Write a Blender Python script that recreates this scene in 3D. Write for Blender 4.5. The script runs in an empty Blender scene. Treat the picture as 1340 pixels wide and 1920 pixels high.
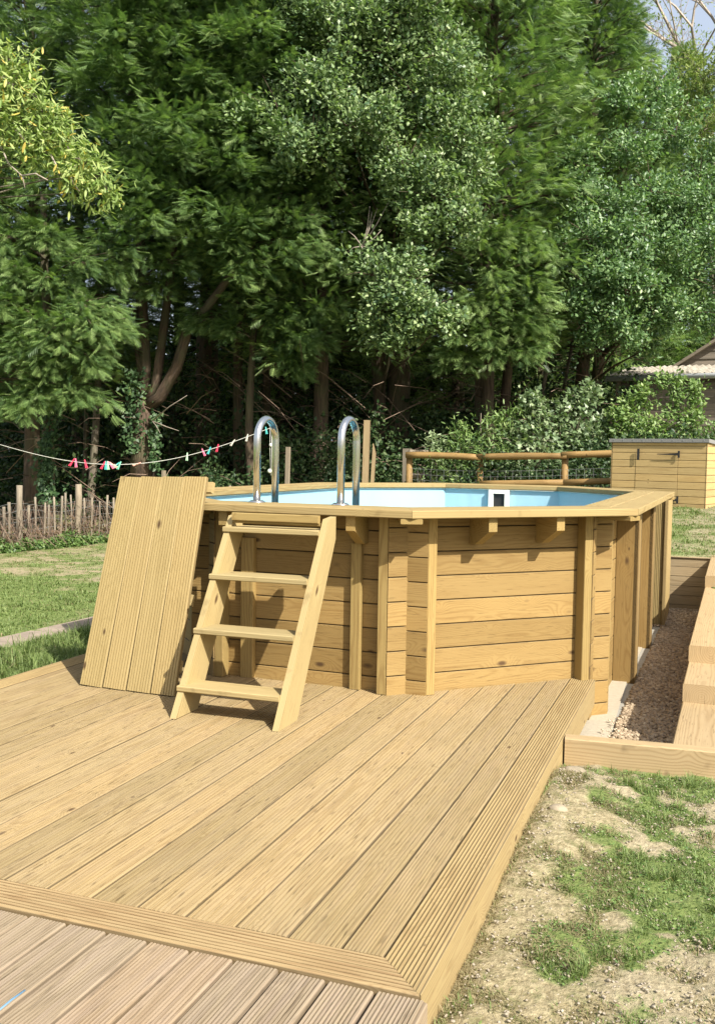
import bpy, math, random
import numpy as np
from mathutils import Vector, Matrix
random.seed(7); rng = np.random.default_rng(7)
sc = bpy.context.scene
R_ = math.radians
# ---------------------------------------------------------------- camera, sky, sun, exposure
CAMZ = 1.24616
F_ = np.array([-0.34439839, 0.93703231, -0.0579673]); RT = np.array([0.93818719, 0.34578134, 0.01549375]); UP = np.array([-0.03456215, 0.04904816, 0.99819824])
cd = bpy.data.cameras.new('camera'); cam = bpy.data.objects.new('camera', cd); sc.collection.objects.link(cam)
cam.matrix_world = Matrix(((RT[0], UP[0], -F_[0], 0), (RT[1], UP[1], -F_[1], 0), (RT[2], UP[2], -F_[2], CAMZ), (0, 0, 0, 1)))
cd.sensor_fit = 'VERTICAL'; cd.sensor_height = 24; cd.lens = 24 * 1818.36 / 1920; cd.clip_start = .05; cd.clip_end = 500
sc.camera = cam
SUN_EL, SUN_AZ = 41.8, -32.5      # azimuth measured from +X
w = bpy.data.worlds.new('World'); sc.world = w; w.use_nodes = True
nt = w.node_tree; sky = nt.nodes.new('ShaderNodeTexSky'); sky.sky_type = 'NISHITA'; sky.sun_disc = False
sky.sun_elevation = R_(SUN_EL); sky.sun_rotation = R_(90 - SUN_AZ); sky.dust_density = 4.5; sky.air_density = 1.0; sky.ozone_density = 1.0
cl = nt.nodes.new('ShaderNodeTexNoise'); cl.inputs['Scale'].default_value = 2.2; cl.inputs['Detail'].default_value = 5; tc = nt.nodes.new('ShaderNodeTexCoord'); nt.links.new(tc.outputs['Generated'], cl.inputs['Vector'])
cr_ = nt.nodes.new('ShaderNodeMapRange'); cr_.inputs[1].default_value = .35; cr_.inputs[2].default_value = .65; cr_.inputs[3].default_value = .4; cr_.inputs[4].default_value = .8; nt.links.new(cl.outputs[0], cr_.inputs[0])
cm = nt.nodes.new('ShaderNodeMix'); cm.data_type = 'RGBA'; nt.links.new(cr_.outputs[0], cm.inputs[0]); nt.links.new(sky.outputs[0], cm.inputs[6]); cm.inputs[7].default_value = (2.7, 2.9, 3.2, 1)   # thin bright cloud
nt.links.new(cm.outputs[2], nt.nodes['Background'].inputs[0]); nt.nodes['Background'].inputs[1].default_value = .15
sl = bpy.data.lights.new('sun', 'SUN'); sl.energy = 5.0; sl.angle = R_(.53); sl.color = (1, .945, .86)
so = bpy.data.objects.new('sun', sl); sc.collection.objects.link(so)
sd = Vector((math.cos(R_(SUN_EL)) * math.cos(R_(SUN_AZ)), math.cos(R_(SUN_EL)) * math.sin(R_(SUN_AZ)), math.sin(R_(SUN_EL))))
so.rotation_euler = sd.to_track_quat('Z', 'Y').to_euler(); so.location = sd * 30
sc.view_settings.view_transform = 'Standard'; sc.view_settings.look = 'None'; sc.view_settings.gamma = 1; sc.view_settings.exposure = .92
sc.cycles.max_bounces = 6; sc.cycles.transparent_max_bounces = 8

# ---------------------------------------------------------------- object helpers
def setp(o, label=None, cat=None, group=None, kind=None):
    if label: o['label'] = label
    if cat: o['category'] = cat
    if group: o['group'] = group
    if kind: o['kind'] = kind
    return o
def thing(name, label, cat, loc=(0, 0, 0), group=None):
    o = bpy.data.objects.new(name, None); sc.collection.objects.link(o); o.location = loc
    return setp(o, label, cat, group)
def link(name, me, mat, parent=None):
    o = bpy.data.objects.new(name, me); sc.collection.objects.link(o)
    if mat is not None: me.materials.append(mat)
    if parent is not None:
        o.parent = parent
        if parent.parent is None: o.matrix_parent_inverse = Matrix.Translation(-parent.matrix_basis.translation)
    return o
class MB:
    def __init__(s): s.V = []; s.F = []; s.G = []; s.T = []; s.n = 0; s.S = []; s.R = []
    def add(s, V, F, G=None, t=.5, smooth=False, R=None):
        V = [tuple(map(float, v)) for v in V]
        s.V += V; s.F += [tuple(int(i) + s.n for i in f) for f in F]; s.S += [smooth] * len(F)
        s.G += [tuple(map(float, g)) for g in (G if G is not None else V)]; s.T += [t] * len(V); s.R += list(R) if R is not None else [0.] * len(V); s.n += len(V); return s
    def board(s, o, ax, ay, az, L, W, T, e0=0., e1=0., k0=0., k1=0., grooves=0, bev=.003, t=None, pith=None, off=None, gg=1., gd=.005):
        """plank: o = centre of its start on the face side, ax along, ay across, az outward normal of its face"""
        o, ax, ay, az = map(lambda v: np.array(v, float), (o, ax, ay, az))
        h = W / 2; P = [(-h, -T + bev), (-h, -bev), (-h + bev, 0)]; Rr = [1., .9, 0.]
        if grooves:
            g = (W - .013) / grooves; gw = min(g * .20, .0026)
            for i in range(grooves):
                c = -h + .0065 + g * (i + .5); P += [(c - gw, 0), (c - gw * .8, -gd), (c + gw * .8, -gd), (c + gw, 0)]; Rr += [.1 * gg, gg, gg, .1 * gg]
        P += [(h - bev, 0), (h, -bev), (h, -T + bev), (h - bev, -T), (-h + bev, -T)]; Rr += [0., .9, 1., 1., 1.]  # Rr: weight of the painted gap shade and grime at each profile point
        n = len(P); V = []; G = []
        if pith is None: pith = (random.uniform(-.06, .06), random.choice([-1, 1]) * random.uniform(.02, .12))
        if off is None: off = random.uniform(0, 80)
        for e, k in ((e0, k0), (L + e1, k1)):
            for (a, b) in P:
                l = e + k * a; V.append(o + ax * l + ay * a + az * b); G.append((l + off, a + pith[0], b + T / 2 + pith[1]))
        F = [tuple(range(n)), tuple(reversed(range(n, 2 * n)))] + [(i, i + n, (i + 1) % n + n, (i + 1) % n) for i in range(n)]
        if np.dot(np.cross(ax, ay), az) > 0: F = [tuple(reversed(f)) for f in F]
        return s.add(V, F, G, random.random() if t is None else t, R=Rr + Rr)
    def box(s, c, d, t=.5, yaw=0, bev=None):
        c = np.array(c, float); ca, sa = math.cos(yaw), math.sin(yaw); hx, hy, hz = d[0] / 2, d[1] / 2, d[2] / 2
        V = [(c[0] + x * hx * ca - y * hy * sa, c[1] + x * hx * sa + y * hy * ca, c[2] + z * hz) for x in (-1, 1) for y in (-1, 1) for z in (-1, 1)]
        return s.add(V, [(0, 1, 3, 2), (4, 6, 7, 5), (0, 4, 5, 1), (2, 3, 7, 6), (0, 2, 6, 4), (1, 5, 7, 3)], None, t)
    def tube(s, pts, rads, n=8, t=.5, cap=True, smooth=True):
        pts = [np.array(p, float) for p in pts]; m = len(pts)
        if not hasattr(rads, '__len__'): rads = [rads] * m
        V = []; G = []; up = None; L = random.uniform(0, 50)
        for i, p in enumerate(pts):
            d = pts[min(i + 1, m - 1)] - pts[max(i - 1, 0)]; d /= np.linalg.norm(d) + 1e-9
            if up is None: up = np.cross(d, (0, 0, 1.)) if abs(d[2]) < .9 else np.cross(d, (1., 0, 0))
            up = up - d * np.dot(up, d); up /= np.linalg.norm(up) + 1e-9; b = np.cross(d, up)
            if i: L += np.linalg.norm(p - pts[i - 1])
            for k in range(n):
                a = 2 * math.pi * k / n; V.append(p + rads[i] * (up * math.cos(a) + b * math.sin(a))); G.append((L, rads[i] * math.cos(a), rads[i] * math.sin(a)))
        F = [(i * n + k, i * n + (k + 1) % n, (i + 1) * n + (k + 1) % n, (i + 1) * n + k) for i in range(m - 1) for k in range(n)]
        if cap: F += [tuple(reversed(range(n))), tuple(range((m - 1) * n, m * n))]
        return s.add(V, F, G, t, smooth)
    def build(s, name, mat, parent=None):
        me = bpy.data.meshes.new(name); me.from_pydata(s.V, [], s.F); me.update()
        a = me.attributes.new('gc', 'FLOAT_VECTOR', 'POINT'); a.data.foreach_set('vector', np.array(s.G, 'f').ravel())
        a = me.attributes.new('tint', 'FLOAT', 'POINT'); a.data.foreach_set('value', np.array(s.T, 'f'))
        a = me.attributes.new('shade_grime', 'FLOAT', 'POINT'); a.data.foreach_set('value', np.array(s.R, 'f'))
        me.polygons.foreach_set('use_smooth', s.S)
        return link(name, me, mat, parent)
def npmesh(name, V, F, tint, mat, parent=None, k=3):
    """fast mesh from arrays: V (n,3), F (m,k)"""
    me = bpy.data.meshes.new(name); V = np.asarray(V, 'f'); F = np.asarray(F, 'i')
    me.vertices.add(len(V)); me.vertices.foreach_set('co', V.ravel())
    me.loops.add(F.size); me.loops.foreach_set('vertex_index', F.ravel())
    me.polygons.add(len(F)); me.polygons.foreach_set('loop_start', np.arange(0, F.size, k, dtype='i')); me.polygons.foreach_set('loop_total', np.full(len(F), k, 'i'))
    a = me.attributes.new('tint', 'FLOAT', 'POINT'); a.data.foreach_set('value', np.asarray(tint, 'f'))
    me.update(calc_edges=True)
    return link(name, me, mat, parent)

# value noise used for the relief and the patches of the lawn
_tab = rng.random((256, 256))
def vnoise(x, y):
    xi = np.floor(x).astype(int); yi = np.floor(y).astype(int); fx = x - xi; fy = y - yi
    fx = fx * fx * (3 - 2 * fx); fy = fy * fy * (3 - 2 * fy); g = lambda a, b: _tab[a % 256, b % 256]
    return (g(xi, yi) * (1 - fx) + g(xi + 1, yi) * fx) * (1 - fy) + (g(xi, yi + 1) * (1 - fx) + g(xi + 1, yi + 1) * fx) * fy
def fbm(x, y, o=4):
    s = 0; a = .5; t = 0
    for i in range(o): s = s + a * vnoise(x + 17.3 * i, y + 5.1 * i); t += a; x = x * 2.03; y = y * 2.03; a *= .5
    return s / t
sst = lambda a, b, x: (lambda t: t * t * (3 - 2 * t))(np.clip((x - a) / (b - a), 0, 1))

# ---------------------------------------------------------------- materials
def newmat(name):
    m = bpy.data.materials.new(name); m.use_nodes = True; nt = m.node_tree; nt.nodes.clear()
    out = nt.nodes.new('ShaderNodeOutputMaterial'); b = nt.nodes.new('ShaderNodeBsdfPrincipled'); nt.links.new(b.outputs[0], out.inputs[0])
    return m, nt, b, out
class NT:
    def __init__(s, nt): s.nt = nt
    def n(s, ty, ins=None, **kw):
        x = s.nt.nodes.new('ShaderNode' + ty)
        for k, v in kw.items(): setattr(x, k, v)
        for k, v in (ins or {}).items():
            if isinstance(v, bpy.types.NodeSocket): s.nt.links.new(v, x.inputs[k])
            else: x.inputs[k].default_value = v
        return x
    def m(s, op, a, b=None, c=None, clamp=False):
        ins = {0: a}
        if b is not None: ins[1] = b
        if c is not None: ins[2] = c
        return s.n('Math', ins, operation=op, use_clamp=clamp).outputs[0]
    def vm(s, op, a, b=None):
        ins = {0: a}
        if b is not None: ins[1] = b
        return s.n('VectorMath', ins, operation=op).outputs[0]
    def mix(s, f, a, b, mode='MIX'):
        x = s.n('Mix', data_type='RGBA', blend_type=mode)
        for k, v in ((0, f), (6, a), (7, b)):
            if isinstance(v, bpy.types.NodeSocket): s.nt.links.new(v, x.inputs[k])
            else: x.inputs[k].default_value = v if k == 0 else (*v, 1)
        return x.outputs[2]
    def ramp(s, f, st):
        x = s.n('ValToRGB', {0: f}); cr = x.color_ramp
        while len(cr.elements) < len(st): cr.elements.new(.5)
        for e, (p, c) in zip(cr.elements, st): e.position = p; e.color = (*c, 1)
        return x.outputs[0]
    def noise(s, v, sc_, det=3, rough=.55): return s.n('TexNoise', {'Vector': v, 'Scale': sc_, 'Detail': det, 'Roughness': rough}).outputs[0]
    def bump(s, h, st, dist=.01): return s.n('Bump', {'Height': h, 'Strength': st, 'Distance': dist}).outputs[0]
WK = {'wall_wood': (.455, .475, .42), 'coping_wood': (.51, .54, .50), 'barn_board': (.8, .8, .8), 'grey_wood': (.66, .68, .72), 'rail_wood': (.56, .58, .6), 'sleeper_wood': (.64, .635, .58), 'cladding_wood': (.70, .71, .68), 'old_wood': (.70, .755, .70), 'panel_wood': (.575, .585, .555), 'ladder_wood': (.51, .545, .51), 'deck_wood': (.59, .62, .60), 'border_wood': (.57, .59, .56), 'reddish_border': (.58, .60, .56), 'trim_wood': (.54, .57, .51)}
def wood(name, light, dark, knot=(.09, .05, .022), ring=.008, rings=.6, tints=((.86, .86, .86), (1, 1, 1), (1.1, 1.06, 1.0)), dirt=0., weather=0., rough=.68, knots=1., dashes=.35, shade_grime=0.):
    K = WK.get(name, (.60, .62, .68)); K = (K[0] * 1.02, K[1] * .995, K[2] * .98); light = tuple(a * k for a, k in zip(light, K)); dark = tuple(a * k * .95 for a, k in zip(dark, K)); knot = tuple(a * .8 for a in knot)
    m, nt, b, out = newmat(name); N = NT(nt)
    g = N.n('Attribute', attribute_name='gc').outputs['Vector']; t = N.n('Attribute', attribute_name='tint').outputs['Fac']
    n1 = N.n('TexNoise', {'Vector': N.vm('MULTIPLY', g, (.9, 5, 5)), 'Scale': 1., 'Detail': 2.}).outputs['Color']
    sep = N.n('SeparateXYZ', {0: g}); s2 = N.n('SeparateColor', {0: n1})
    # knots: sparse cells along the plank
    vo = N.n('TexVoronoi', {'Vector': N.vm('MULTIPLY', g, (4.2, 9, 1.6)), 'Scale': 1., 'Randomness': .95}, feature='F1')
    kd = N.m('DIVIDE', vo.outputs['Distance'], N.m('MULTIPLY_ADD', N.n('SeparateColor', {0: vo.outputs['Color']}).outputs[0], .9, .25))
    kd = N.m('DIVIDE', kd, max(knots, 1.))
    halo = N.m('POWER', 2.718, N.m('MULTIPLY', N.m('MULTIPLY', kd, kd), -22.))
    y = N.m('ADD', sep.outputs[1], N.m('MULTIPLY', N.m('SUBTRACT', s2.outputs[0], .5), .06))
    z = N.m('ADD', sep.outputs[2], N.m('MULTIPLY', N.m('SUBTRACT', s2.outputs[1], .5), .06))
    r = N.m('SQRT', N.m('ADD', N.m('MULTIPLY', y, y), N.m('MULTIPLY', z, z)))
    r = N.m('ADD', r, N.m('MULTIPLY', halo, .035))
    rg = N.m('MULTIPLY_ADD', N.m('SINE', N.m('MULTIPLY', r, 6.2832 / ring)), .5, .5); rg = N.m('POWER', rg, 2.2)
    fib = N.noise(N.vm('MULTIPLY', g, (1.7, 140, 12)), 1., 1.5, .5)
    big = N.noise(N.vm('MULTIPLY', g, (2.2, 9, 9)), 1., 3, .6)
    f = N.m('ADD', N.m('MULTIPLY', rg, rings), N.m('MULTIPLY', N.m('SUBTRACT', fib, .5), .55)); f = N.m('ADD', f, N.m('MULTIPLY', N.m('SUBTRACT', big, .5), .8), clamp=True)
    col = N.mix(f, light, dark)
    kf = N.m('MULTIPLY', N.ramp(kd, [(.04, (1, 1, 1)), (.10, (0, 0, 0))]), .95 * min(knots, 1)); kf2 = N.m('MULTIPLY', halo, .45 * min(knots, 1))
    col = N.mix(kf2, col, tuple(min(1, c * 1.08) for c in light)); dash = N.noise(N.vm('MULTIPLY', g, (11, 150, 9)), 1., 2, .5)
    col = N.mix(N.m('MULTIPLY', N.ramp(dash, [(.60, (0, 0, 0)), (.72, (1, 1, 1))]), dashes), col, tuple(c * .5 for c in dark)); col = N.mix(kf, col, knot)
    col = N.mix(1., col, N.ramp(t, [(0, tints[0]), (.5, tints[1]), (1, tints[2])]), 'MULTIPLY')
    if shade_grime: col = N.mix(N.m('MULTIPLY', N.n('Attribute', attribute_name='shade_grime').outputs['Fac'], shade_grime), col, (.07, .05, .026))  # shade of gaps, grooves and seams painted into the colour, along with grime
    if weather:
        wn = N.noise(N.vm('MULTIPLY', g, (3, 30, 30)), 1., 4, .65); wm = N.ramp(wn, [(.42, (0, 0, 0)), (.62, (1, 1, 1))])
        col = N.mix(N.m('MULTIPLY', wm, weather), col, (.30, .235, .18))
    if dirt:
        P = N.n('TexCoord').outputs['Object']; dn = N.noise(P, 3.1, 5, .65); dm = N.ramp(dn, [(.45, (0, 0, 0)), (.75, (1, 1, 1))])
        col = N.mix(N.m('MULTIPLY', dm, dirt), col, (.21, .165, .085))
    nt.links.new(col, b.inputs['Base Color']); b.inputs['Roughness'].default_value = rough; b.inputs['Specular IOR Level'].default_value = .3
    h = N.m('ADD', N.m('MULTIPLY', rg, -.4), fib); nt.links.new(N.bump(h, .35, .0015 + .002 * weather), b.inputs['Normal'])
    return m
def plain(name, col, rough=.6, metal=0., var=.12, scale=20., bump=.0, spec=.4):
    m, nt, b, out = newmat(name); N = NT(nt); P = N.n('TexCoord').outputs['Object']
    n = N.noise(P, scale, 4, .6); lo = tuple(c * (1 - var) for c in col); hi = tuple(min(1, c * (1 + var)) for c in col)
    nt.links.new(N.ramp(n, [(.3, lo), (.7, hi)]), b.inputs['Base Color']); b.inputs['Roughness'].default_value = rough; b.inputs['Metallic'].default_value = metal
    b.inputs['Specular IOR Level'].default_value = spec
    if bump: nt.links.new(N.bump(n, 1., bump), b.inputs['Normal'])
    return m
def leafmat(name, stops, rough=.5, trans=.3, spec=.35):
    m, nt, b, out = newmat(name); N = NT(nt); t = N.n('Attribute', attribute_name='tint').outputs['Fac']
    oi = N.n('ObjectInfo').outputs['Random']; t2 = N.m('ADD', t, N.m('MULTIPLY', N.m('SUBTRACT', oi, .5), .12))
    col = N.ramp(t2, stops); nt.links.new(col, b.inputs['Base Color']); b.inputs['Roughness'].default_value = rough; b.inputs['Specular IOR Level'].default_value = spec
    tr = N.n('BsdfTranslucent'); nt.links.new(N.mix(1., col, (1.0, 1.15, .55), 'MULTIPLY'), tr.inputs[0])
    mx = N.n('MixShader', {0: trans}); nt.links.new(b.outputs[0], mx.inputs[1]); nt.links.new(tr.outputs[0], mx.inputs[2]); nt.links.new(mx.outputs[0], out.inputs[0])
    return m
M = {}
M['wall'] = wood('wall_wood', (.60, .40, .17), (.40, .225, .075), tints=((.80, .77, .70), (1, 1, 1), (1.14, 1.10, 1.04)), rings=.42, ring=.0065, shade_grime=.8, knots=1.6, dashes=.45)
M['coping'] = wood('coping_wood', (.62, .45, .215), (.44, .285, .115), tints=((.9, .9, .88), (1, 1, 1), (1.06, 1.05, 1.03)))
M['trim'] = wood('trim_wood', (.56, .39, .165), (.38, .235, .085), tints=((.88, .88, .84), (1, 1, 1), (1.08, 1.05, 1.0)))
M['deck'] = wood('deck_wood', (.54, .395, .205), (.36, .235, .105), tints=((.84, .84, .80), (1, 1, 1), (1.09, 1.05, 1.0)), dirt=.35, rings=.55, weather=.12, rough=.78, dashes=.75, shade_grime=.8)
M['border'] = wood('border_wood', (.58, .43, .215), (.40, .26, .115), tints=((.95, .95, .9), (1, 1, 1), (1.05, 1.02, .98)), dirt=.2, rings=.5, rough=.75, shade_grime=.8)
M['trimb'] = wood('reddish_border', (.58, .415, .225), (.42, .25, .12), tints=((.95, .93, .9), (1, 1, 1), (1.05, 1.02, .98)), dirt=.2, rings=.6, rough=.75, shade_grime=.6)
M['old'] = wood('old_wood', (.42, .315, .225), (.285, .20, .135), tints=((.88, .88, .88), (1, 1, 1), (1.08, 1.02, .98)), weather=.35, rings=.6, rough=.85, dashes=.6, shade_grime=.55)
M['panel'] = wood('panel_wood', (.58, .44, .205), (.42, .30, .12), tints=((.90, .92, .85), (1, 1, 1), (1.08, 1.05, 1.02)), rings=.35, knots=1.7, dashes=.15, shade_grime=.5)
M['ladder'] = wood('ladder_wood', (.66, .50, .26), (.47, .33, .15), rings=.45, knots=1.4, dashes=.4)
M['sleeper'] = wood('sleeper_wood', (.60, .455, .27), (.43, .30, .155), ring=.011, rings=.55, weather=.03, knots=.6, dashes=.6, dirt=.2)
M['retain'] = wood('retaining_wood', (.52, .40, .215), (.35, .25, .12), rings=.5, shade_grime=.7)
M['box'] = wood('cladding_wood', (.64, .47, .22), (.48, .32, .13), rings=.4, ring=.01, shade_grime=.8)
M['rail'] = wood('rail_wood', (.43, .27, .095), (.29, .165, .055), rings=.5, tints=((.85, .85, .85), (1, 1, 1), (1.1, 1.1, 1.1)))
M['grey'] = wood('grey_wood', (.33, .28, .20), (.20, .165, .115), rings=.6, rough=.85)
M['barnw'] = wood('barn_board', (.16, .145, .12), (.055, .045, .035), ring=.02, rings=.35, tints=((.5, .46, .42), (1, 1, 1), (1.6, 1.6, 1.55)), rough=.85, weather=.3)
def barkmat(name, a, c):
    m, nt, b, out = newmat(name); N = NT(nt); g = N.n('Attribute', attribute_name='gc').outputs['Vector']
    n = N.noise(N.vm('MULTIPLY', g, (3, 26, 26)), 1., 5, .65); P = N.n('TexCoord').outputs['Object']; n2 = N.noise(P, 2.2, 3)
    col = N.mix(N.ramp(n, [(.35, (0, 0, 0)), (.68, (1, 1, 1))]), a, c); col = N.mix(N.m('MULTIPLY', N.ramp(n2, [(.45, (0, 0, 0)), (.6, (1, 1, 1))]), .55), col, (.075, .08, .035))
    nt.links.new(col, b.inputs['Base Color']); b.inputs['Roughness'].default_value = .9; nt.links.new(N.bump(n, 1., .03), b.inputs['Normal']); return m
M['bark'] = barkmat('conifer_bark', (.045, .03, .02), (.135, .09, .058)); M['bark2'] = barkmat('grey_bark', (.07, .055, .04), (.24, .20, .15))
M['twig'] = plain('bare_twig', (.30, .255, .205), .85, var=.3); M['deadtwig'] = plain('dead_stem', (.20, .14, .10), .9, var=.35)
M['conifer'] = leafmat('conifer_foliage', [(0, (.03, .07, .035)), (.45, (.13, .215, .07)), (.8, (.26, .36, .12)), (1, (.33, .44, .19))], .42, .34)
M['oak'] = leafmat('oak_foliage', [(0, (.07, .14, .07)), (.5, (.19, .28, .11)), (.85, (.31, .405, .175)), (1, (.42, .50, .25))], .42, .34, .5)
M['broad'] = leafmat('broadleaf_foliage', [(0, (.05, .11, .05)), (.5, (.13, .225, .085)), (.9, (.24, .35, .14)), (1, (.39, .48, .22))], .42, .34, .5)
M['chestnut'] = leafmat('chestnut_foliage', [(0, (.14, .22, .05)), (.6, (.28, .37, .11)), (.92, (.42, .48, .17)), (1, (.58, .42, .08))], .5, .35)
M['shrub'] = leafmat('shrub_foliage', [(0, (.06, .12, .03)), (.5, (.14, .23, .065)), (1, (.27, .36, .12))], .45, .33)
M['maple'] = leafmat('maple_foliage', [(0, (.07, .12, .05)), (.5, (.16, .235, .105)), (1, (.33, .40, .22))], .42, .3, .5)
M['willow'] = leafmat('willow_foliage', [(0, (.10, .15, .03)), (.5, (.19, .25, .06)), (1, (.34, .38, .14))], .6, .35)
M['ivy'] = leafmat('ivy_leaves', [(0, (.02, .05, .018)), (.6, (.05, .10, .035)), (1, (.10, .17, .065))], .5, .2, .35)
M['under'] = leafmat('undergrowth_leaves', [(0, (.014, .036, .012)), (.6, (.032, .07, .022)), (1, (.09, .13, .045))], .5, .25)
M['bramble'] = leafmat('bramble_leaves', [(0, (.13, .075, .05)), (.45, (.19, .135, .075)), (.6, (.10, .15, .04)), (1, (.16, .23, .06))], .6, .3)
M['grass'] = leafmat('grass_blades', [(0, (.10, .15, .04)), (.35, (.16, .225, .065)), (.6, (.23, .29, .10)), (.75, (.27, .225, .12)), (1, (.38, .31, .18))], .55, .35)
M['lawnfar'] = M['grass']
M['steel'] = plain('stainless_steel', (.62, .62, .60), .22, 1., .05, 60)
M['wire'] = plain('galvanised_wire', (.33, .34, .33), .5, .6)
M['white'] = plain('white_plastic', (.80, .80, .72), .4); M['black'] = plain('black_metal', (.02, .02, .02), .45, .0)
M['felt'] = plain('roof_felt', (.20, .20, .19), .85, var=.15, scale=90)
M['asb'] = plain('corrugated_sheet', (.26, .235, .19), .9, var=.55, scale=7, bump=.01); M['gutter'] = plain('grey_gutter', (.42, .44, .45), .45)
M['slab'] = plain('concrete_slab', (.29, .275, .23), .9, var=.12, scale=14, bump=.003)
M['sand'] = plain('sandy_mortar', (.36, .315, .235), .95, var=.08, scale=30, bump=.004)
M['pathm'] = plain('path_concrete', (.27, .215, .165), .95, var=.2, scale=8, bump=.006)
M['rock'] = plain('pale_rock', (.27, .225, .155), .95, var=.2, scale=12, bump=.01)
M['cord'] = plain('pale_cord', (.55, .55, .48), .7); M['bluep'] = plain('blue_plastic', (.10, .20, .30), .6)

def linermat():
    m, nt, b, out = newmat('pool_liner'); N = NT(nt); P = N.n('TexCoord').outputs['Object']
    n = N.noise(P, 1.2, 2); nt.links.new(N.ramp(n, [(.3, (.27, .47, .56)), (.7, (.31, .50, .58))]), b.inputs['Base Color'])
    b.inputs['Roughness'].default_value = .38; nt.links.new(N.bump(N.noise(N.vm('MULTIPLY', P, (1, 1, .35)), 3.5, 2), .5, .03), b.inputs['Normal']); return m
M['liner'] = linermat()
def pebble():
    m, nt, b, out = newmat('pebble_gravel'); N = NT(nt); t = N.n('Attribute', attribute_name='tint').outputs['Fac']
    nt.links.new(N.ramp(t, [(0, (.15, .11, .07)), (.4, (.29, .22, .14)), (.75, (.39, .31, .21)), (1, (.50, .44, .32))]), b.inputs['Base Color']); b.inputs['Roughness'].default_value = .75; return m
M['pebble'] = pebble()
def groundmat():
    m, nt, b, out = newmat('lawn_soil'); N = NT(nt); P = N.n('TexCoord').outputs['Object']
    gr = N.n('Attribute', attribute_name='green').outputs['Fac']; dr = N.n('Attribute', attribute_name='tint').outputs['Fac']
    n = N.noise(P, 55, 5, .7); n2 = N.noise(P, 9, 4, .6); n3 = N.noise(P, 240, 2, .6)
    soil = N.ramp(n2, [(.3, (.29, .245, .185)), (.55, (.39, .34, .265)), (.75, (.48, .43, .35))]); soil = N.mix(N.ramp(n, [(.3, (.55, .55, .55)), (.5, (0, 0, 0))]), soil, (.14, .105, .06))
    dry = N.mix(N.ramp(n, [(.35, (0, 0, 0)), (.62, (1, 1, 1))]), (.19, .155, .085), (.37, .315, .19)); green = N.mix(N.ramp(n, [(.35, (0, 0, 0)), (.65, (1, 1, 1))]), (.085, .12, .035), (.19, .235, .075))
    base = N.mix(dr, soil, dry); n4 = N.noise(P, 17, 4, .7); dry = N.mix(N.m('MULTIPLY', N.ramp(n4, [(.5, (0, 0, 0)), (.66, (1, 1, 1))]), .55), dry, (.115, .125, .045)); base = N.mix(dr, soil, dry); gm = N.m('ADD', gr, N.m('MULTIPLY', N.m('SUBTRACT', n3, .5), .5)); col = N.mix(N.ramp(gm, [(.3, (0, 0, 0)), (.65, (1, 1, 1))]), base, green)
    nt.links.new(col, b.inputs['Base Color']); b.inputs['Roughness'].default_value = .95; b.inputs['Specular IOR Level'].default_value = .1
    nt.links.new(N.bump(N.m('ADD', n, N.m('MULTIPLY', n2, 2.)), .8, .016), b.inputs['Normal']); return m
M['ground'] = groundmat()

# ---------------------------------------------------------------- terrain
PIT = (-3.25, .0, 4.40, 10.2); PZ = -.26
def gz(x, y):
    x = np.asarray(x, float); y = np.asarray(y, float)
    right = np.where(y < 4.4, -.115, -.115 + sst(4.4, 10.2, y) * .39); right = np.where(y > 10.2, .285 + .05 * np.minimum(y - 10.2, 12), right)
    right = right + .055 * sst(2.5, 3.6, y) * sst(-.15, -.55, x) * (y < 4.34) * sst(4.34, 4.0, y)
    left = -.085 - .045 * sst(4.2, 7, y) - .13 * sst(6, 13, y) + .25 * sst(15, 22, y)
    t = sst(-6.5, -3.6, x); mid = np.where(x < -3.4, left, right)
    far = left * (1 - t) + right * t
    z = np.where(y > 10.2, far, np.where(x < -3.4, left, right))
    z = np.where((x > PIT[0]) & (x < PIT[1]) & (y > PIT[2]) & (y < PIT[3]), PZ, z)
    return z
def patch(x, y):
    """(greenness, dryness) of the lawn"""
    a = fbm(x * 1.7 + 3, y * 1.7, 4); b_ = fbm(x * 5.5, y * 5.5 + 9, 3); c = fbm(x * .8 + 40, y * .8, 3); e_ = fbm(x * 13 + 5, y * 13, 3)
    right = sst(.385, .56, a * .30 + b_ * .40 + e_ * .30)
    right = np.maximum(right, .85 * sst(.42, .08, np.abs(y - 4.22)) * sst(-.58, -.35, x) * sst(.36, .5, e_)); right = np.maximum(right, .9 * sst(.30, .1, np.hypot(x + .05, (y - 2.05) * .55)) * sst(.36, .52, e_))
    edge = sst(-.22, -.50, x + .25 * (b_ - .5)) * sst(4.0, 3.5, y); right = right * (1 - .8 * edge)
    dry_r = np.clip(sst(.45, .6, c) * .8 + edge, 0, 1)
    # left lawn: lush by the deck and the path, straw-coloured towards the fence
    d = y + .35 * (x + 4) + 1.2 * (a - .5); lg = .95 - .42 * sst(7.9, 9.9, y + .12 * (x + 6) + 1.6 * (a - .5)) - .35 * sst(.52, .62, b_)
    lush = (x > -4.6); lg = np.where(lush, .95, lg)
    back = .42 + .22 * sst(.40, .64, a * .5 + b_ * .5) - .12 * sst(11.5, 14, y)
    lg = lg + .5 * (fbm(x * 2.6, y * 2.6 + 3, 3) - .5) + .3 * (e_ - .5); back = back + .5 * (fbm(x * 2.2 + 8, y * 2.2, 3) - .5)
    g = np.where(x < -3.5, lg, np.where(y > 9, back, right)); dr = np.where(x < -3.5, .9, np.where(y > 9, .75, dry_r))
    return np.clip(g, 0, 1), np.clip(dr, 0, 1)
def axis(segs):
    o = [segs[0][0]]
    for a, b, st in segs: o += list(np.linspace(a, b, max(2, int(round((b - a) / st)) + 1))[1:])
    return o
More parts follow.
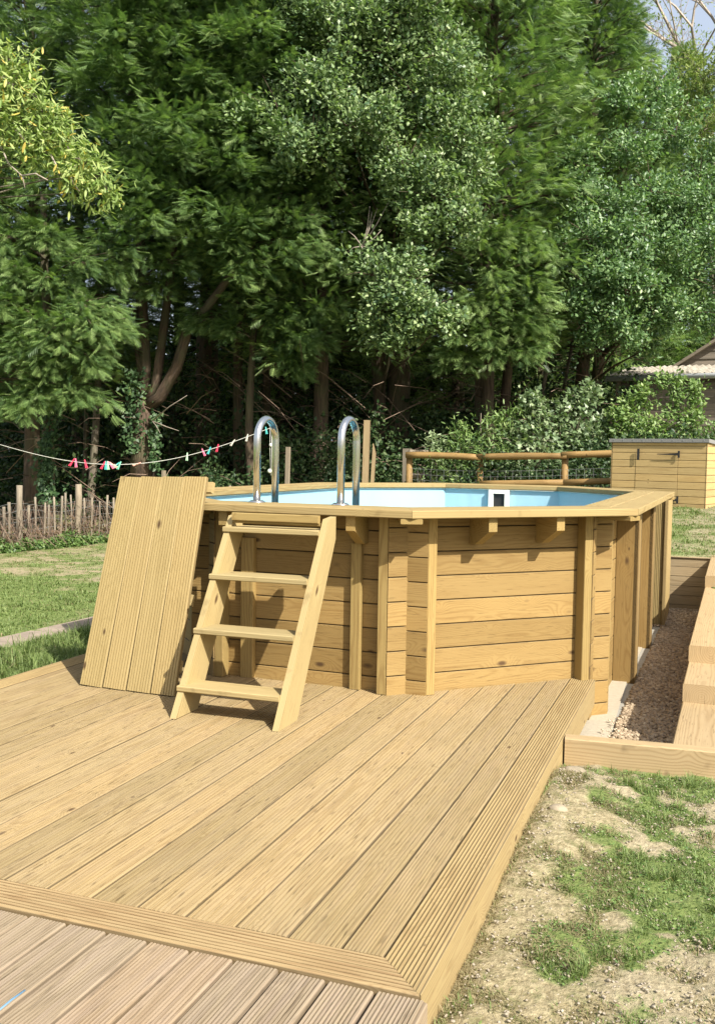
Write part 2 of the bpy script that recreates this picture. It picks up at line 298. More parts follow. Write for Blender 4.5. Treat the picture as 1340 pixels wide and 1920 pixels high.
xs = axis([(-90, -20, 5), (-20, -12, .5), (-12, -3.7, .12), (-3.7, -3.26, .1), (-3.26, -3.249, .011), (-3.249, -.65, .3), (-.65, -.001, .04), (-.001, .001, .002), (.001, 1.6, .04), (1.6, 8, .5), (8, 90, 6)])
ys = axis([(-12, 1.7, 1), (1.7, 4.36, .04), (4.36, 4.399, .039), (4.399, 4.401, .002), (4.401, 10.19, .12), (10.19, 10.199, .009), (10.199, 10.201, .002), (10.201, 16, .12), (16, 30, .5), (30, 130, 6)])
X, Y = np.meshgrid(xs, ys); Z = gz(X, Y)
inpit = (X > PIT[0]) & (X < PIT[1]) & (Y > PIT[2]) & (Y < PIT[3])
vis = (X > -.57) | (X < -3.64)
Z = Z + np.where(inpit, 0, np.where(vis, (fbm(X * 3, Y * 3, 3) - .5) * .045 + (fbm(X * 14, Y * 14, 3) - .5) * .045 * (Y < 4.4), -.03))
G, D = patch(X, Y); nx = len(xs); ny = len(ys); idx = np.arange(nx * ny).reshape(ny, nx)
Fq = np.stack([idx[:-1, :-1].ravel(), idx[:-1, 1:].ravel(), idx[1:, 1:].ravel(), idx[1:, :-1].ravel()], 1)
go = npmesh('ground', np.stack([X.ravel(), Y.ravel(), Z.ravel()], 1), Fq, D.ravel(), M['ground'], k=4); setp(go, kind='structure')
a = go.data.attributes.new('green', 'FLOAT', 'POINT'); a.data.foreach_set('value', G.ravel().astype('f'))

# grass: every blade a small bent triangle strip, denser where the lawn is green
def blades(name, x0, x1, y0, y1, per, hgt, wid, mask=None, label='', thin=1., dry=.55, cat='grass', force=0):
    n = int((x1 - x0) * (y1 - y0) * per); x = rng.uniform(x0, x1, n); y = rng.uniform(y0, y1, n); g, d = patch(x, y)
    cl = fbm(x * 9, y * 9, 2); p = np.clip(g * 1.25 - .12, 0, 1) * (.35 + .9 * sst(.35, .6, cl)) + dry * .35 * d * (1 - g) + .10 * sst(.5, .7, cl)
    if force: p = sst(.40, .58, fbm(x * 6 + 9, y * 6, 3)) * sst(-.12, -.42, x + .2 * (cl - .5))
    tuft = 0 * g if force else sst(.62, .8, fbm(x * 21, y * 21, 2)); k = rng.random(n) < p * thin
    if mask is not None: k &= mask(x, y)
    x, y, g, d, cl = x[k], y[k], g[k], d[k], cl[k]; n = len(x); z = gz(x, y) - .012 + (fbm(x * 3, y * 3, 3) - .5) * .045
    isdry = (rng.random(n) > np.clip(g * 1.1 + .08, .1, .93)) | (force > 0)
    h = hgt * rng.uniform(.45, 1.25, n) * (1 + 1.3 * tuft[k]) * (.6 + .7 * g) * np.where(isdry, .8, 1); az = rng.uniform(0, 6.283, n); ln = rng.uniform(.15, .95, n) + isdry * .7
    dx = np.cos(az); dy = np.sin(az); wv = wid * rng.uniform(.6, 1.3, n)
    px, py = -dy * wv / 2, dx * wv / 2; V = np.zeros((n, 5, 3))
    V[:, 0] = np.stack([x - px, y - py, z], 1); V[:, 1] = np.stack([x + px, y + py, z], 1)
    mx, my, mz = x + dx * h * ln * .3, y + dy * h * ln * .3, z + h * .6
    V[:, 2] = np.stack([mx - px * .8, my - py * .8, mz], 1); V[:, 3] = np.stack([mx + px * .8, my + py * .8, mz], 1)
    V[:, 4] = np.stack([x + dx * h * ln, y + dy * h * ln, z + h * np.clip(1.05 - ln * .45, .2, 1)], 1)
    b = np.arange(n)[:, None] * 5; F = np.concatenate([b + [0, 1, 3], b + [0, 3, 2], b + [2, 3, 4]])
    t = np.where(isdry, rng.uniform(.70, .86 if force else 1, n), rng.uniform(.05, .62, n))
    o = npmesh(name, V.reshape(-1, 3), F, np.repeat(t, 5), M['grass']); setp(o, label, cat, kind='stuff'); return o
blades('grass', -.585, 1.75, 1.75, 4.33, 46000, .024, .003, dry=1.9, label='patchy green and straw grass growing through dry soil beside the deck')
blades('dead_turf', -.59, .15, 1.75, 4.3, 42000, .034, .0028, label='fluffy brown dead turf lying along the side of the deck', force=1)
blades('grass', -4.44, -3.63, 3.6, 8.4, 19000, .06, .005, label='tall lush green grass between the deck and the concrete path')
blades('grass', -12.5, -4.80, 4.6, 14.6, 8000, .022, .008, dry=2.4, label='mown lawn on the left fading to straw towards the paling fence')
blades('grass', -1.9, 1.6, 10.25, 17., 7500, .028, .008, label='short dry grass behind the retaining boards', dry=2.4)

def clover(n):
    x = rng.uniform(-.56, 1.7, n); y = rng.uniform(1.8, 4.3, n); g, d = patch(x, y); k = rng.random(n) < g * 1.2 - .25; return x[k], y[k]
# ---------------------------------------------------------------- deck
deck = thing('deck', 'new ribbed softwood deck in front of the pool', 'deck', (-2.1, 3.6, 0))
TH = -.0209901; dA = np.array([math.cos(TH), math.sin(TH)]); nA = np.array([dA[1], -dA[0]])
W0 = np.array([-1.491, 4.825])
d45 = np.array([math.cos(TH + math.pi / 4), math.sin(TH + math.pi / 4)])
PC = np.array([[-1.398, 4.588], [-.389, 5.555], [-.322, 8.764], [-1.289, 9.773], [-2.668, 9.802], [-3.677, 8.834], [-3.744, 5.626], [-2.777, 4.617]])  # coping outline
WC = np.array([[-1.491, 4.825], [-.622, 5.658], [-.559, 8.671], [-1.392, 9.54], [-2.576, 9.565], [-3.444, 8.732], [-3.508, 5.718], [-2.675, 4.85]])  # outer wall face
IC = np.array([[-1.525, 4.912], [-.708, 5.695], [-.646, 8.637], [-1.429, 9.454], [-2.542, 9.478], [-3.359, 8.694], [-3.42, 5.752], [-2.637, 4.935]])  # coping inner edge
def wall_y(x):
    if x > WC[0, 0]: return WC[0, 1] + (x - WC[0, 0]) * (WC[1, 1] - WC[0, 1]) / (WC[1, 0] - WC[0, 0])
    if x < WC[7, 0]: return WC[7, 1] + (WC[7, 0] - x) * (WC[6, 1] - WC[7, 1]) / (WC[7, 0] - WC[6, 0])
    return WC[7, 1] + (x - WC[7, 0]) * (WC[0, 1] - WC[7, 1]) / (WC[0, 0] - WC[7, 0])
def deck_board(x0, x1, y0, g=9, mat='deck', z=0., t=None, yend=None, k0=0):
    xc = (x0 + x1) / 2; W = x1 - x0 - .0068; ye0 = wall_y(x0) if yend is None else yend; ye1 = wall_y(x1) if yend is None else yend
    ye = (ye0 + ye1) / 2 - .006; k = (ye1 - ye0) / (x1 - x0); m = MB()
    m.board((xc, y0, z + random.uniform(-.002, .002)), (0, 1, 0), (1, 0, 0), (0, 0, 1), ye - y0, W, .028, k0=k0, k1=k, grooves=g, t=t, bev=.003, gg=.45 if mat == 'deck' else .8, gd=.003 if mat == 'deck' else .005)
    return m.build('deck_board', M[mat], deck)
xe = [-.733, -.847]
while xe[-1] > -3.5: xe.append(xe[-1] - .15)
xe[-1] = -3.47
for i in range(len(xe) - 1): deck_board(xe[i + 1], xe[i], 2.236)
deck_board(-3.61, -3.47, 2.236, mat='border', yend=6.1, g=10)
m = MB(); m.board((-.666, 2.166, .001), (0, 1, 0), (1, 0, 0), (0, 0, 1), 3.40, .128, .028, k0=-1.02, k1=0, grooves=10, t=.8, pith=(.03, .09)); m.build('border_board', M['border'], deck)
m = MB(); m.board((-.666, 2.166, .0005), (-1, 0, 0), (0, 1, 0), (0, 0, 1), 2.95, .134, .028, k0=.98, grooves=8, t=.35, pith=(.03, .08)); m.build('border_board', M['trimb'], deck)
m = MB(); m.board((-.598, 2.105, -.075), (0, 1, 0), (0, 0, 1), (1, 0, 0), 3.46, .15, .022, bev=.002, t=.4)
m.board((-.628, 5.575, -.075), (-1, 0, 0), (0, 0, 1), (0, 1, 0), .02, .15, .022, t=.4); m.build('fascia_board', M['border'], deck)
m = MB(); m.board((-3.612, 2.1, -.075), (0, 1, 0), (0, 0, 1), (-1, 0, 0), 4.0, .15, .022, t=.4); m.build('fascia_board', M['border'], deck)
m = MB()
for yy in (2.5, 3.1, 3.7, 4.3): m.board((-3.58, yy, -.032), (1, 0, 0), (0, 1, 0), (0, 0, 1), 2.94, .045, .07)
m.build('joist', M['trim'], deck)
old = thing('lower_deck', 'older pinkish weathered deck boards running up to the new deck edging', 'deck', (-1.5, 1.5, 0))
x = -.583
for i in range(24):
    m = MB(); m.board((x - .0605, 2.093, -.007 + random.uniform(-.002, .002)), (0, -1, 0), (1, 0, 0), (0, 0, 1), 3.2, .1145, .028, grooves=10, bev=.004, t=random.random(), k0=random.uniform(-.02, .02)); m.build('deck_board', M['old'], old); x -= .1235
m = MB(); m.board((-.578, 2.09, -.082), (0, -1, 0), (0, 0, 1), (1, 0, 0), 3.2, .148, .02); m.build('fascia_board', M['old'], old)
m = MB(); m.tube([(-1.461, 1.70, -.006), (-1.4625, 1.745, -.005), (-1.4615, 1.79, -.006)], .0026, 6); setp(m.build('plastic_strip', M['bluep']), 'thin blue plastic strip lying in a gap of the weathered boards', 'strip')

# ---------------------------------------------------------------- pool
pool = thing('swimming_pool', 'raised octagonal timber pool with pale blue liner', 'swimming pool', (-2.03, 7.2, PZ))
TOP = .978; UND = .937
def unit(v): return v / np.linalg.norm(v)
dirs = [unit(WC[(i + 1) % 8] - WC[i]) for i in range(8)]; nors = [np.array([d[1], -d[0]]) for d in dirs]
v3 = lambda p, z: (p[0], p[1], z)
for i in range(8):
    A, B = WC[i], WC[(i + 1) % 8]; d, n = dirs[i], nors[i]; L = np.linalg.norm(B - A); ext = .11
    z = -.293 if i % 2 == 0 else -.228 - .09
    m = MB()
    while z < UND - .02:
        z1 = min(z + .13, UND - .0015); lo = max(z, PZ - .02)
        m.board(v3(A - d * ext, (lo + z1) / 2), (*d, 0), (0, 0, 1), (*n, 0), L + 2 * ext, z1 - lo - .0035, .044, bev=.0035)
        z += .13
    m.build('side_wall', M['wall'], pool)
    # corner posts beside the crossing stubs
    zb = PZ if i in (1, 2, 3, 4, 5) else .0
    for (P, s) in ((A, 1), (B, -1)):
        zz = -.25 if (i in (1, 2, 3, 4, 5) or (i == 0 and s < 0 and False)) else .001
        c = P + d * s * .109; hgt = UND - .0015 - zz
        m = MB(); m.board(v3(c + n * .075, zz), (0, 0, 1), (*d, 0), (*n, 0), hgt, .052, .0745, bev=.003); m.build('corner_post', M['trim'], pool)
    # coping: two boards side by side, mitred at the corners
    o0, o1, i0, i1 = PC[i], PC[(i + 1) % 8], IC[i], IC[(i + 1) % 8]; mid0, mid1 = (o0 + i0) / 2, (o1 + i1) / 2
    m = MB()
    for (a0, a1, b0, b1) in ((o0, o1, mid0, mid1), (mid0, mid1, i0, i1)):
        u = unit(a1 - a0); q = np.array([-u[1], u[0]]); wd = np.dot(b0 - a0, q); La = np.linalg.norm(a1 - a0); Lb = np.linalg.norm(b1 - b0)
        k = (np.dot(b0 - a0, u)) / wd; k1 = (np.dot(b1 - a1, u)) / wd; c = a0 + (b0 - a0) / 2
        m.board(v3(c, TOP + random.uniform(-.0006, .0006)), (*u, 0), (*q, 0), (0, 0, 1), np.dot((a1 + b1) / 2 - c, u), wd - .003, TOP - UND, e0=.0008, e1=-.0008, k0=k, k1=k1, bev=.004)
    m.build('coping_board', M['coping'], pool)
    # batten under each corner, pointing outwards
    P = WC[i]; q = unit(PC[i] - WC[i]); tq = np.array([-q[1], q[0]])
    m = MB(); m.board(v3(P + q * .03, UND - .0012), (*q, 0), (*tq, 0), (0, 0, 1), .205, .11, .026); m.build('corner_batten', M['trim'], pool)
def bracket(c, n, ln=.2, w=.05):
    q = np.array([-n[1], n[0]]); V = []; prof = [(0.001, UND - .0015), (ln, UND - .0015), (ln, UND - .075), (.06, UND - .152), (.001, UND - .152)]
    for s in (-1, 1):
        for (a, z) in prof: V.append((*(c + n * a + q * s * w / 2), z))
    F = [(4, 3, 2, 1, 0), (5, 6, 7, 8, 9)] + [(k, (k + 1) % 5, (k + 1) % 5 + 5, k + 5) for k in range(5)]
    g = [(np.dot(np.array(v[:2]) - c, n) + 7 * random.random(), np.dot(np.array(v[:2]) - c, q), v[2] - .9) for v in V]
    m = MB(); m.add(V, F, g, random.random()); return m.build('bracket', M['trim'], pool)
for i in (0, 2, 4, 6): # short sides and long sides
    L = np.linalg.norm(WC[(i + 1) % 8] - WC[i])
    for f in (.325, .675): bracket(WC[i] + dirs[i] * L * f, nors[i])
for i in (7, 3):
    bracket(np.array([-1.735, WC[0, 1] + .005]) if i == 7 else WC[3] + dirs[3] * .3, nors[i]); bracket(np.array([-2.475, WC[7, 1] - .004]) if i == 7 else WC[3] + dirs[3] * .9, nors[i])
for xc, wd in ((-2.415, .078), (-1.768, .058)):
    m = MB(); m.board((xc, WC[0, 1] + .012 - .045 + (xc + 1.491) * dA[1] / dA[0], .001), (0, 0, 1), (*dA, 0), (*nA, 0), UND - .155, wd, .043); m.build('wall_post', M['trim'], pool)
# buttresses on the long right side
dr = dirs[1]; nr = nors[1]
def butt(y0, y1, out, zt, groove=0, mat='wall', nm='buttress'):
    s = (y0 - WC[1, 1]) / dr[1]; A = WC[1] + dr * s; ln = (y1 - y0); m = MB()
    m.board(v3(A + nr * (out / 2 + .001), PZ - .01), (0, 0, 1), (*nr, 0), (*(-dr), 0), zt - PZ + .01, out, .03, grooves=groove)
    m.board(v3(A + nr * out + dr * (ln / 2), PZ - .01), (0, 0, 1), (*dr, 0), (*nr, 0), zt - PZ + .008, ln, .03)
    m.board(v3(A + nr * (out / 2 + .001) + dr * ln, PZ - .01), (0, 0, 1), (*nr, 0), (*dr, 0), zt - PZ + .01, out, .03)
    return m.build(nm, M[mat], pool)
butt(6.62, 6.80, .145, UND - .002); butt(7.92, 8.10, .135, UND - .002)
hb = MB(); A = np.array([-.38, 9.06])
hb.board((-.50, 9.06, PZ - .01), (0, 0, 1), (1, 0, 0), (0, -1, 0), 1.20, .24, .03, grooves=16, t=.3); hb.board((-.38, 9.47, PZ - .01), (0, 0, 1), (0, 1, 0), (1, 0, 0), 1.21, .86, .03, t=.9)
hb.board((-.62, 9.47, PZ - .01), (0, 0, 1), (0, 1, 0), (-1, 0, 0), 1.2, .8, .03, t=.5); hb.build('pump_housing', M['panel'], pool)
# liner bowl with floor, flange under the coping
def ring(P, off):
    out = []
    for i in range(8):
        q0, q1 = P[i] + nors[i - 1] * off, P[i] + nors[i] * off; d0, d1 = dirs[i - 1], dirs[i]
        s = np.linalg.solve(np.array([d0, -d1]).T, q1 - q0); out.append(q0 + d0 * s[0])
    return out
Lr = ring(WC, -.052); V = [v3(q, UND - .002) for q in Lr] + [v3(q, -.2) for q in Lr]
m = MB(); m.add(V, [(i, i + 8, (i + 1) % 8 + 8, (i + 1) % 8) for i in range(8)] + [tuple(range(8, 16))]); m.build('liner', M['liner'], pool)
m = MB(); Lt = ring(WC, -.06)
for i in range(8):
    q0, q1 = Lt[i], Lt[(i + 1) % 8]; m.tube([v3(q0, UND - .006), v3(q1, UND - .006)], .005, 6)
m.build('liner_bead', M['white'], pool)
wm, wnt, wb, wo = newmat('pool_water'); wN = NT(wnt); wb.inputs['Base Color'].default_value = (.25, .62, .72, 1); wb.inputs['Roughness'].default_value = .04; wb.inputs['Transmission Weight'].default_value = .85; wb.inputs['IOR'].default_value = 1.33
wnt.links.new(wN.bump(wN.noise(wN.n('TexCoord').outputs['Object'], 6, 2), .2, .01), wb.inputs['Normal'])
m = MB(); m.add([v3(q, .52) for q in ring(WC, -.054)], [tuple(range(8))]); setp(m.build('water', wm), kind='structure')
# skimmer on the far end wall
sk = thing('skimmer', 'white plastic skimmer mouth set in the far pool wall', 'skimmer', (-1.99, 9.47, .8)); yq = 9.497
m = MB(); yf = yq - .03
for (cx, cz, w_, h_) in ((-2.075, .83, .045, .20), (-1.915, .83, .045, .20), (-1.995, .912, .115, .036), (-1.995, .737, .115, .034)): m.box((cx, yf, cz), (w_, .03, h_))
m.build('frame', M['white'], sk); m = MB(); m.box((-1.995, yf + .012, .823), (.112, .004, .136)); m.build('flap', M['black'], sk); sk.location.y = 9.47
# steel handrails
for (hx, hy, lab) in ((-2.37, 4.835, 'polished steel grab rail, the one nearer the leaning panel'), (-1.885, 4.862, 'polished steel grab rail above the right side of the wooden steps')):
    t_ = thing('grab_rail', lab, 'handrail', (hx, hy, TOP), 'steel grab rails over the pool edge'); rr = .118; zt = 1.465 - .021 - rr; P = [(hx, hy, TOP)]
    P += [(hx, hy, zt)] + [(hx, hy + rr - rr * math.cos(a_), zt + rr * math.sin(a_)) for a_ in np.linspace(.15, math.pi - .15, 16)] + [(hx, hy + 2 * rr, zt), (hx, hy + 2 * rr, .1)]
    m = MB(); m.tube(P, .0205, 20); m.build('tube', M['steel'], t_)
    m = MB(); m.tube([(hx, hy, TOP), (hx, hy, TOP + .006), (hx, hy, TOP + .013), (hx, hy, TOP + .014)], [.047, .047, .034, .02], 24); m.build('flange', M['steel'], t_)

# ---------------------------------------------------------------- wooden steps leaning on the coping
lad = thing('wooden_steps', 'four-tread wooden step ladder leading up to the pool edge', 'step ladder', (-2.08, 4.1, 0))
def stringer(x0, x1, dy=0):
    pr = [(3.915, 0), (4.485, .925), (4.583, .934), (4.583, .82), (4.121, 0)]; V = []; G = []; ob = random.uniform(0, 9); ux = unit(np.array([.6, 1.]))
    for xx in (x0, x1):
        for (y, z) in pr: V.append((xx, y + dy, z + .001)); G.append((y * ux[0] + z * ux[1] + ob, y * ux[1] - z * ux[0] - 3.35, xx - x0 + .05))
    F = [(0, 1, 2, 3, 4), (9, 8, 7, 6, 5)] + [((k + 1) % 5, k, k + 5, (k + 1) % 5 + 5) for k in range(5)]
    m = MB(); m.add(V, F, G, .8); return m.build('stringer', M['ladder'], lad)
stringer(-2.36, -2.328, 0); stringer(-1.832, -1.80)
for (yf, z) in ((3.978, .142), (4.132, .393), (4.284, .643), (4.424, .872)):
    m = MB(); m.board((-2.3625, yf + .0775, z), (1, .008, 0), (-.008, 1, 0), (0, 0, 1), .5285, .155, .027, bev=.004); m.build('tread', M['ladder'], lad)
m = MB(); m.board((-2.318, 4.44, .925), (*unit(np.array([1, .01])), 0), (0, 0, 1), (0, -1, 0), .476, .04, .03, t=.4); m.board((-2.318, 4.46, .898), (*unit(np.array([1, .01])), 0), (0, 0, 1), (0, -1, 0), .476, .014, .03, t=.2); m.build('top_rail', M['trim'], lad)

# ---------------------------------------------------------------- grooved panel leaning on the coping
pan = thing('decking_panel', 'ribbed four-board decking panel leaning against the pool', 'panel', (-2.84, 4.28, 0))
b0, b1 = np.array([-3.143, 4.288, .006]), np.array([-2.552, 4.276, .004]); t0, t1 = np.array([-3.108, 4.618, 1.108]), np.array([-2.562, 4.611, 1.122])
for k in range(4):
    f0, f1 = k / 4, (k + 1) / 4; a0 = b0 + (b1 - b0) * f0; a1 = b0 + (b1 - b0) * f1; c0 = t0 + (t1 - t0) * f0; c1 = t0 + (t1 - t0) * f1
    st = (a0 + a1) / 2; ax = (c0 + c1) / 2 - st; L = np.linalg.norm(ax); ax /= L; ay = unit((b1 - b0) - ax * np.dot(b1 - b0, ax)); az = np.cross(ax, ay); az = az if az[1] < 0 else -az
    m = MB(); m.board(st, ax, ay, az, L, np.linalg.norm(a1 - a0) * .945, .027, grooves=8, gg=.5, gd=.004, t=(.35, .6, .45, .8)[k], k0=-.02, k1=.0, e0=.0, bev=.004); m.build('board', M['panel'], pan)
    N3 = az
axp = unit((t0 + t1) / 2 - (b0 + b1) / 2)
for f in (.12, .42, .955):
    c = b0 + (t0 - b0) * f - N3 * .0285; m = MB(); m.board(c + axp * 0, unit(t1 - t0), axp, N3, .575, .06, .03); m.build('batten', M['ladder'], pan)

# ---------------------------------------------------------------- edging, gravel, sleepers, retaining boards
m = MB(); q = unit(np.array([.65, .05])); m.board((-.592, 4.365, .002), (*q, 0), (-q[1], q[0], 0), (0, 0, 1), 2.3, .072, .16, t=.35, bev=.006); setp(m.build('timber_edging', M['sleeper']), 'low timber edging board between the bare lawn and the gravel', 'edging')
slab = MB(); slab.add([(-.55, 5.02, PZ + .02), (-.475, 5.02, PZ + .02), (-.40, 9.3, PZ + .02), (-.55, 9.3, PZ + .02)] + [(-.55, 5.02, PZ - .03), (-.475, 5.02, PZ - .03), (-.40, 9.3, PZ - .03), (-.55, 9.3, PZ - .03)], [(0, 1, 2, 3), (1, 0, 4, 5), (2, 1, 5, 6), (3, 2, 6, 7), (0, 3, 7, 4)])
setp(slab.build('slab_strip', M['slab']), kind='structure')
s2 = MB(); s2.add([(-.9, 4.41, PZ + .03), (-.49, 4.41, PZ + .03), (-.475, 5.15, PZ + .03), (-.505, 6.6, PZ + .03), (-.485, 9.0, PZ + .026), (-.9, 9.0, PZ + .026)], [(0, 1, 2, 3, 4, 5)]); setp(s2.build('concrete_base', M['sand']), kind='structure')
ico = [(0, 0, -1), (.724, -.526, -.447), (-.276, -.851, -.447), (-.894, 0, -.447), (-.276, .851, -.447), (.724, .526, -.447), (.276, -.851, .447), (-.724, -.526, .447), (-.724, .526, .447), (.276, .851, .447), (.894, 0, .447), (0, 0, 1)]
icf = [(0, 1, 2), (1, 0, 5), (0, 2, 3), (0, 3, 4), (0, 4, 5), (1, 5, 10), (2, 1, 6), (3, 2, 7), (4, 3, 8), (5, 4, 9), (1, 10, 6), (2, 6, 7), (3, 7, 8), (4, 8, 9), (5, 9, 10), (6, 10, 11), (7, 6, 11), (8, 7, 11), (9, 8, 11), (10, 9, 11)]
def stones(n, xf, z0, r0, r1, tint):
    y, x = xf(n); n = len(x); r = rng.uniform(r0, r1, n); V = np.array(ico)[None] * np.stack([rng.uniform(.8, 1.5, n), rng.uniform(.6, 1.1, n), rng.uniform(.35, .7, n)], 1)[:, None] * r[:, None, None]
    V = V * rng.uniform(.85, 1.15, (n, 12, 1)); a_ = rng.uniform(0, 6.28, n); c, s = np.cos(a_)[:, None], np.sin(a_)[:, None]; tl = rng.uniform(-.5, .5, n)[:, None]
    Xr = V[..., 0] * c - V[..., 1] * s; Yr = V[..., 0] * s + V[..., 1] * c; Zr = V[..., 2] + Xr * tl
    V = np.stack([Xr + x[:, None], Yr + y[:, None], Zr + z0 + rng.uniform(0, .014, n)[:, None]], 2); F = (np.arange(n)[:, None, None] * 12 + np.array(icf)[None]).reshape(-1, 3)
    return V.reshape(-1, 3), F, np.repeat(tint(n), 12)
def gx(n):
    y = rng.uniform(4.45, 10.14, n); lo = np.where(y < 9.0, -.475 + (y - 5) * .018, -.70); x = lo + rng.random(n) * (-.135 + .021 * (y - 4.4) - lo); return y, x
Va, Fa, ta = stones(17000, gx, PZ + .018, .010, .019, lambda n: rng.beta(2, 2.2, n) * .9)
go_ = npmesh('gravel', Va, Fa, ta, M['pebble']); setp(go_, 'brown pea gravel filling the gap beside the pool', 'gravel', kind='stuff')
def gp2(n):
    y = rng.uniform(4.45, 5.6, n); x = -.47 + rng.normal(0, .028, n); return y, x
Va, Fa, ta = stones(70, gp2, PZ + .04, .005, .010, lambda n: rng.uniform(.7, 1, n)); setp(npmesh('stone_chips', Va, Fa, ta, M['pebble']), 'pale stone chips scattered along the edge of the gravel', 'stone chips', kind='stuff')
steps = thing('sleeper_steps', 'broad garden steps of pale timber sleepers climbing beside the gravel', 'steps', (.1, 6, 0))
for (y0, y1, z) in ((4.412, 5.32, 0.0), (5.235, 5.90, .0965), (5.815, 8.66, .1935), (8.575, 10.46, .2905)):
    for k in range(3):
        xl = -.138 + .021 * (y0 - 4.4) + k * .232
        m = MB(); m.board((xl + .115, y0, z - k * .002), (.021, 1, 0), (1, -.021, 0), (0, 0, 1), y1 - y0, .229, .097, bev=.005, pith=(random.uniform(-.03, .03), random.uniform(-.02, .03))); m.build('sleeper', M['sleeper'], steps)
m = MB()
for (y0, z) in ((4.42, -.099), (5.25, -.002), (5.83, .095), (8.6, .192)):
    zz = z
    while zz > PZ: m.board((-.022 + .021 * (y0 - 4.4) + .0, y0, zz), (.021, 1, 0), (1, -.021, 0), (0, 0, 1), 10.13 - y0, .225, .097, t=.3); zz -= .0985; break
m.build('side_sleeper', M['sleeper'], steps)
m = MB(); m.board((-.03, 4.43, -.1), (.021, 1, 0), (1, -.021, 0), (0, 0, 1), 5.7, .225, .17, t=.2); m.build('side_sleeper', M['sleeper'], steps)
ret = thing('retaining_wall', 'low retaining wall of horizontal boards at the end of the gravel', 'retaining wall', (-1, 10.2, PZ))
m = MB(); z = PZ - .03
while z < .28: m.board((-2.6, 10.17, z + .047), (1, .006, 0), (0, 0, 1), (0, -1, 0), 3.5, .0935, .04); z += .0955
m.build('board', M['retain'], ret); m = MB(); m.board((-2.6, 10.2, z + .004), (1, .006, 0), (0, 1, 0), (0, 0, 1), 3.5, .085, .012, t=.8); m.build('cap_board', M['retain'], ret)

def clods(n): y = rng.uniform(1.8, 4.3, n); x = rng.uniform(-.57, 1.7, n); return y, x
Va, Fa, ta = stones(16000, clods, 0, .0015, .006, lambda n: rng.uniform(.0, .25, n)); Va[:, 2] += gz(Va[:, 0], Va[:, 1]) + (fbm(Va[:, 0] * 3, Va[:, 1] * 3, 3) - .5) * .045; Va[:, 2] -= .006
co2 = npmesh('soil_crumbs', Va, Fa, ta, M['ground']); setp(co2, 'dry crumbs of bare soil scattered between the grass patches', 'soil', kind='stuff')
# path on the left, stones in the soil
m = MB(); pl = [(-4.745 - .03 * (y - 5.5) + random.uniform(-.008, .008), y) for y in np.linspace(1, 12.0, 30)]; V = []
for (x, y) in pl: zz = float(gz(x, y)) + .012; V += [(x - .02, y, zz), (x + .31, y, zz + .003)]
m.add(V, [(2 * i, 2 * i + 1, 2 * i + 3, 2 * i + 2) for i in range(29)]); setp(m.build('path', M['pathm']), kind='structure')
def rock(x, y, r, lab, sq=.6):
    m = MB(); V = []; n1, n2 = 9, 6
    for j in range(n2 + 1):
        for i in range(n1):
            th = math.pi * j / n2; ph = 2 * math.pi * i / n1; k = r * (1 + .28 * (fbm(np.array([i * .9 + x * 9]), np.array([j * .8 + y * 7]), 2)[0] - .5))
            V.append((x + 1.25 * k * math.sin(th) * math.cos(ph), y + k * math.sin(th) * math.sin(ph), float(gz(x, y)) + r * .12 + sq * k * math.cos(th)))
    m.add(V, [(j * n1 + i, (j + 1) * n1 + i, (j + 1) * n1 + (i + 1) % n1, j * n1 + (i + 1) % n1) for j in range(n2) for i in range(n1)], smooth=True); setp(m.build('rock', M['rock']), lab, 'stone', 'pale stones in the soil')
rock(-.505, 3.59, .030, 'rounded pale stone lying close to the deck side in the bare soil'); rock(-.515, 4.12, .038, 'flat pale stone by the corner of deck and timber edging', .4)
rock(-.30, 4.02, .018, 'smallest pale stone, in front of the timber edging'); rock(-4.15, 5.05, .05, 'flat pale stone in the lush grass beside the path', .25)

# ---------------------------------------------------------------- storage box
def pt(px, D, z=None):
    q = F_[:2] * D + RT[:2] * (px - 670) / 1818.36 * D
    return np.array([q[0], q[1], float(gz(q[0], q[1])) if z is None else z])
def zy(px, py, D): return CAMZ + D * (F_[2] + RT[2] * (px - 670) / 1818.36 - UP[2] * (py - 960) / 1818.36)
sb = thing('storage_box', 'clad softwood storage box with black hinges and grey felt lid', 'storage box', (-.85, 15.9, .48))
A = pt(1142, 15.35, .43)[:2]; B = pt(1321, 14.45, .43)[:2]; u = unit(B - A); nb = np.array([u[1], -u[0]]); WL = np.linalg.norm(B - A); zb0 = zy(1230, 956, 14.9); zt0 = zy(1230, 830, 14.9); dz = (zt0 - zb0) / 9.45; DPT = 1.15
def front(f0, f1, zA, zB, mb, out=0.0, t=None): mb.board((*(A + u * WL * f0 + nb * out), (zA + zB) / 2), (*u, 0), (0, 0, 1), (*nb, 0), WL * (f1 - f0), zB - zA - .002, .02, bev=.006, t=t)
mF = MB(); mD = MB(); zz = zb0; k = 0
while zz < zt0 - .02:
    z1 = min(zz + dz, zt0)
    if 0 < k < 9 - 0 and z1 < zt0 - dz * .5: front(0, .266, zz, z1, mF); front(.27, .708, zz, z1, mD, .004); front(.712, 1, zz, z1, mF)
    else: front(0, 1, zz, z1, mF)
    zz += dz; k += 1
ud = -nb; zz = zb0; mS = MB()
while zz < zt0 - .02:
    z1 = min(zz + dz, zt0)
    mS.board((*(B + u * .001), (zz + z1) / 2), (*ud, 0), (0, 0, 1), (*u, 0), DPT, z1 - zz - .002, .02, bev=.006); mS.board((*(A - u * .001), (zz + z1) / 2), (*ud, 0), (0, 0, 1), (*(-u), 0), DPT, z1 - zz - .002, .02, bev=.006); mS.board((*(A + ud * DPT), (zz + z1) / 2), (*u, 0), (0, 0, 1), (*ud, 0), WL, z1 - zz - .002, .02); zz += dz
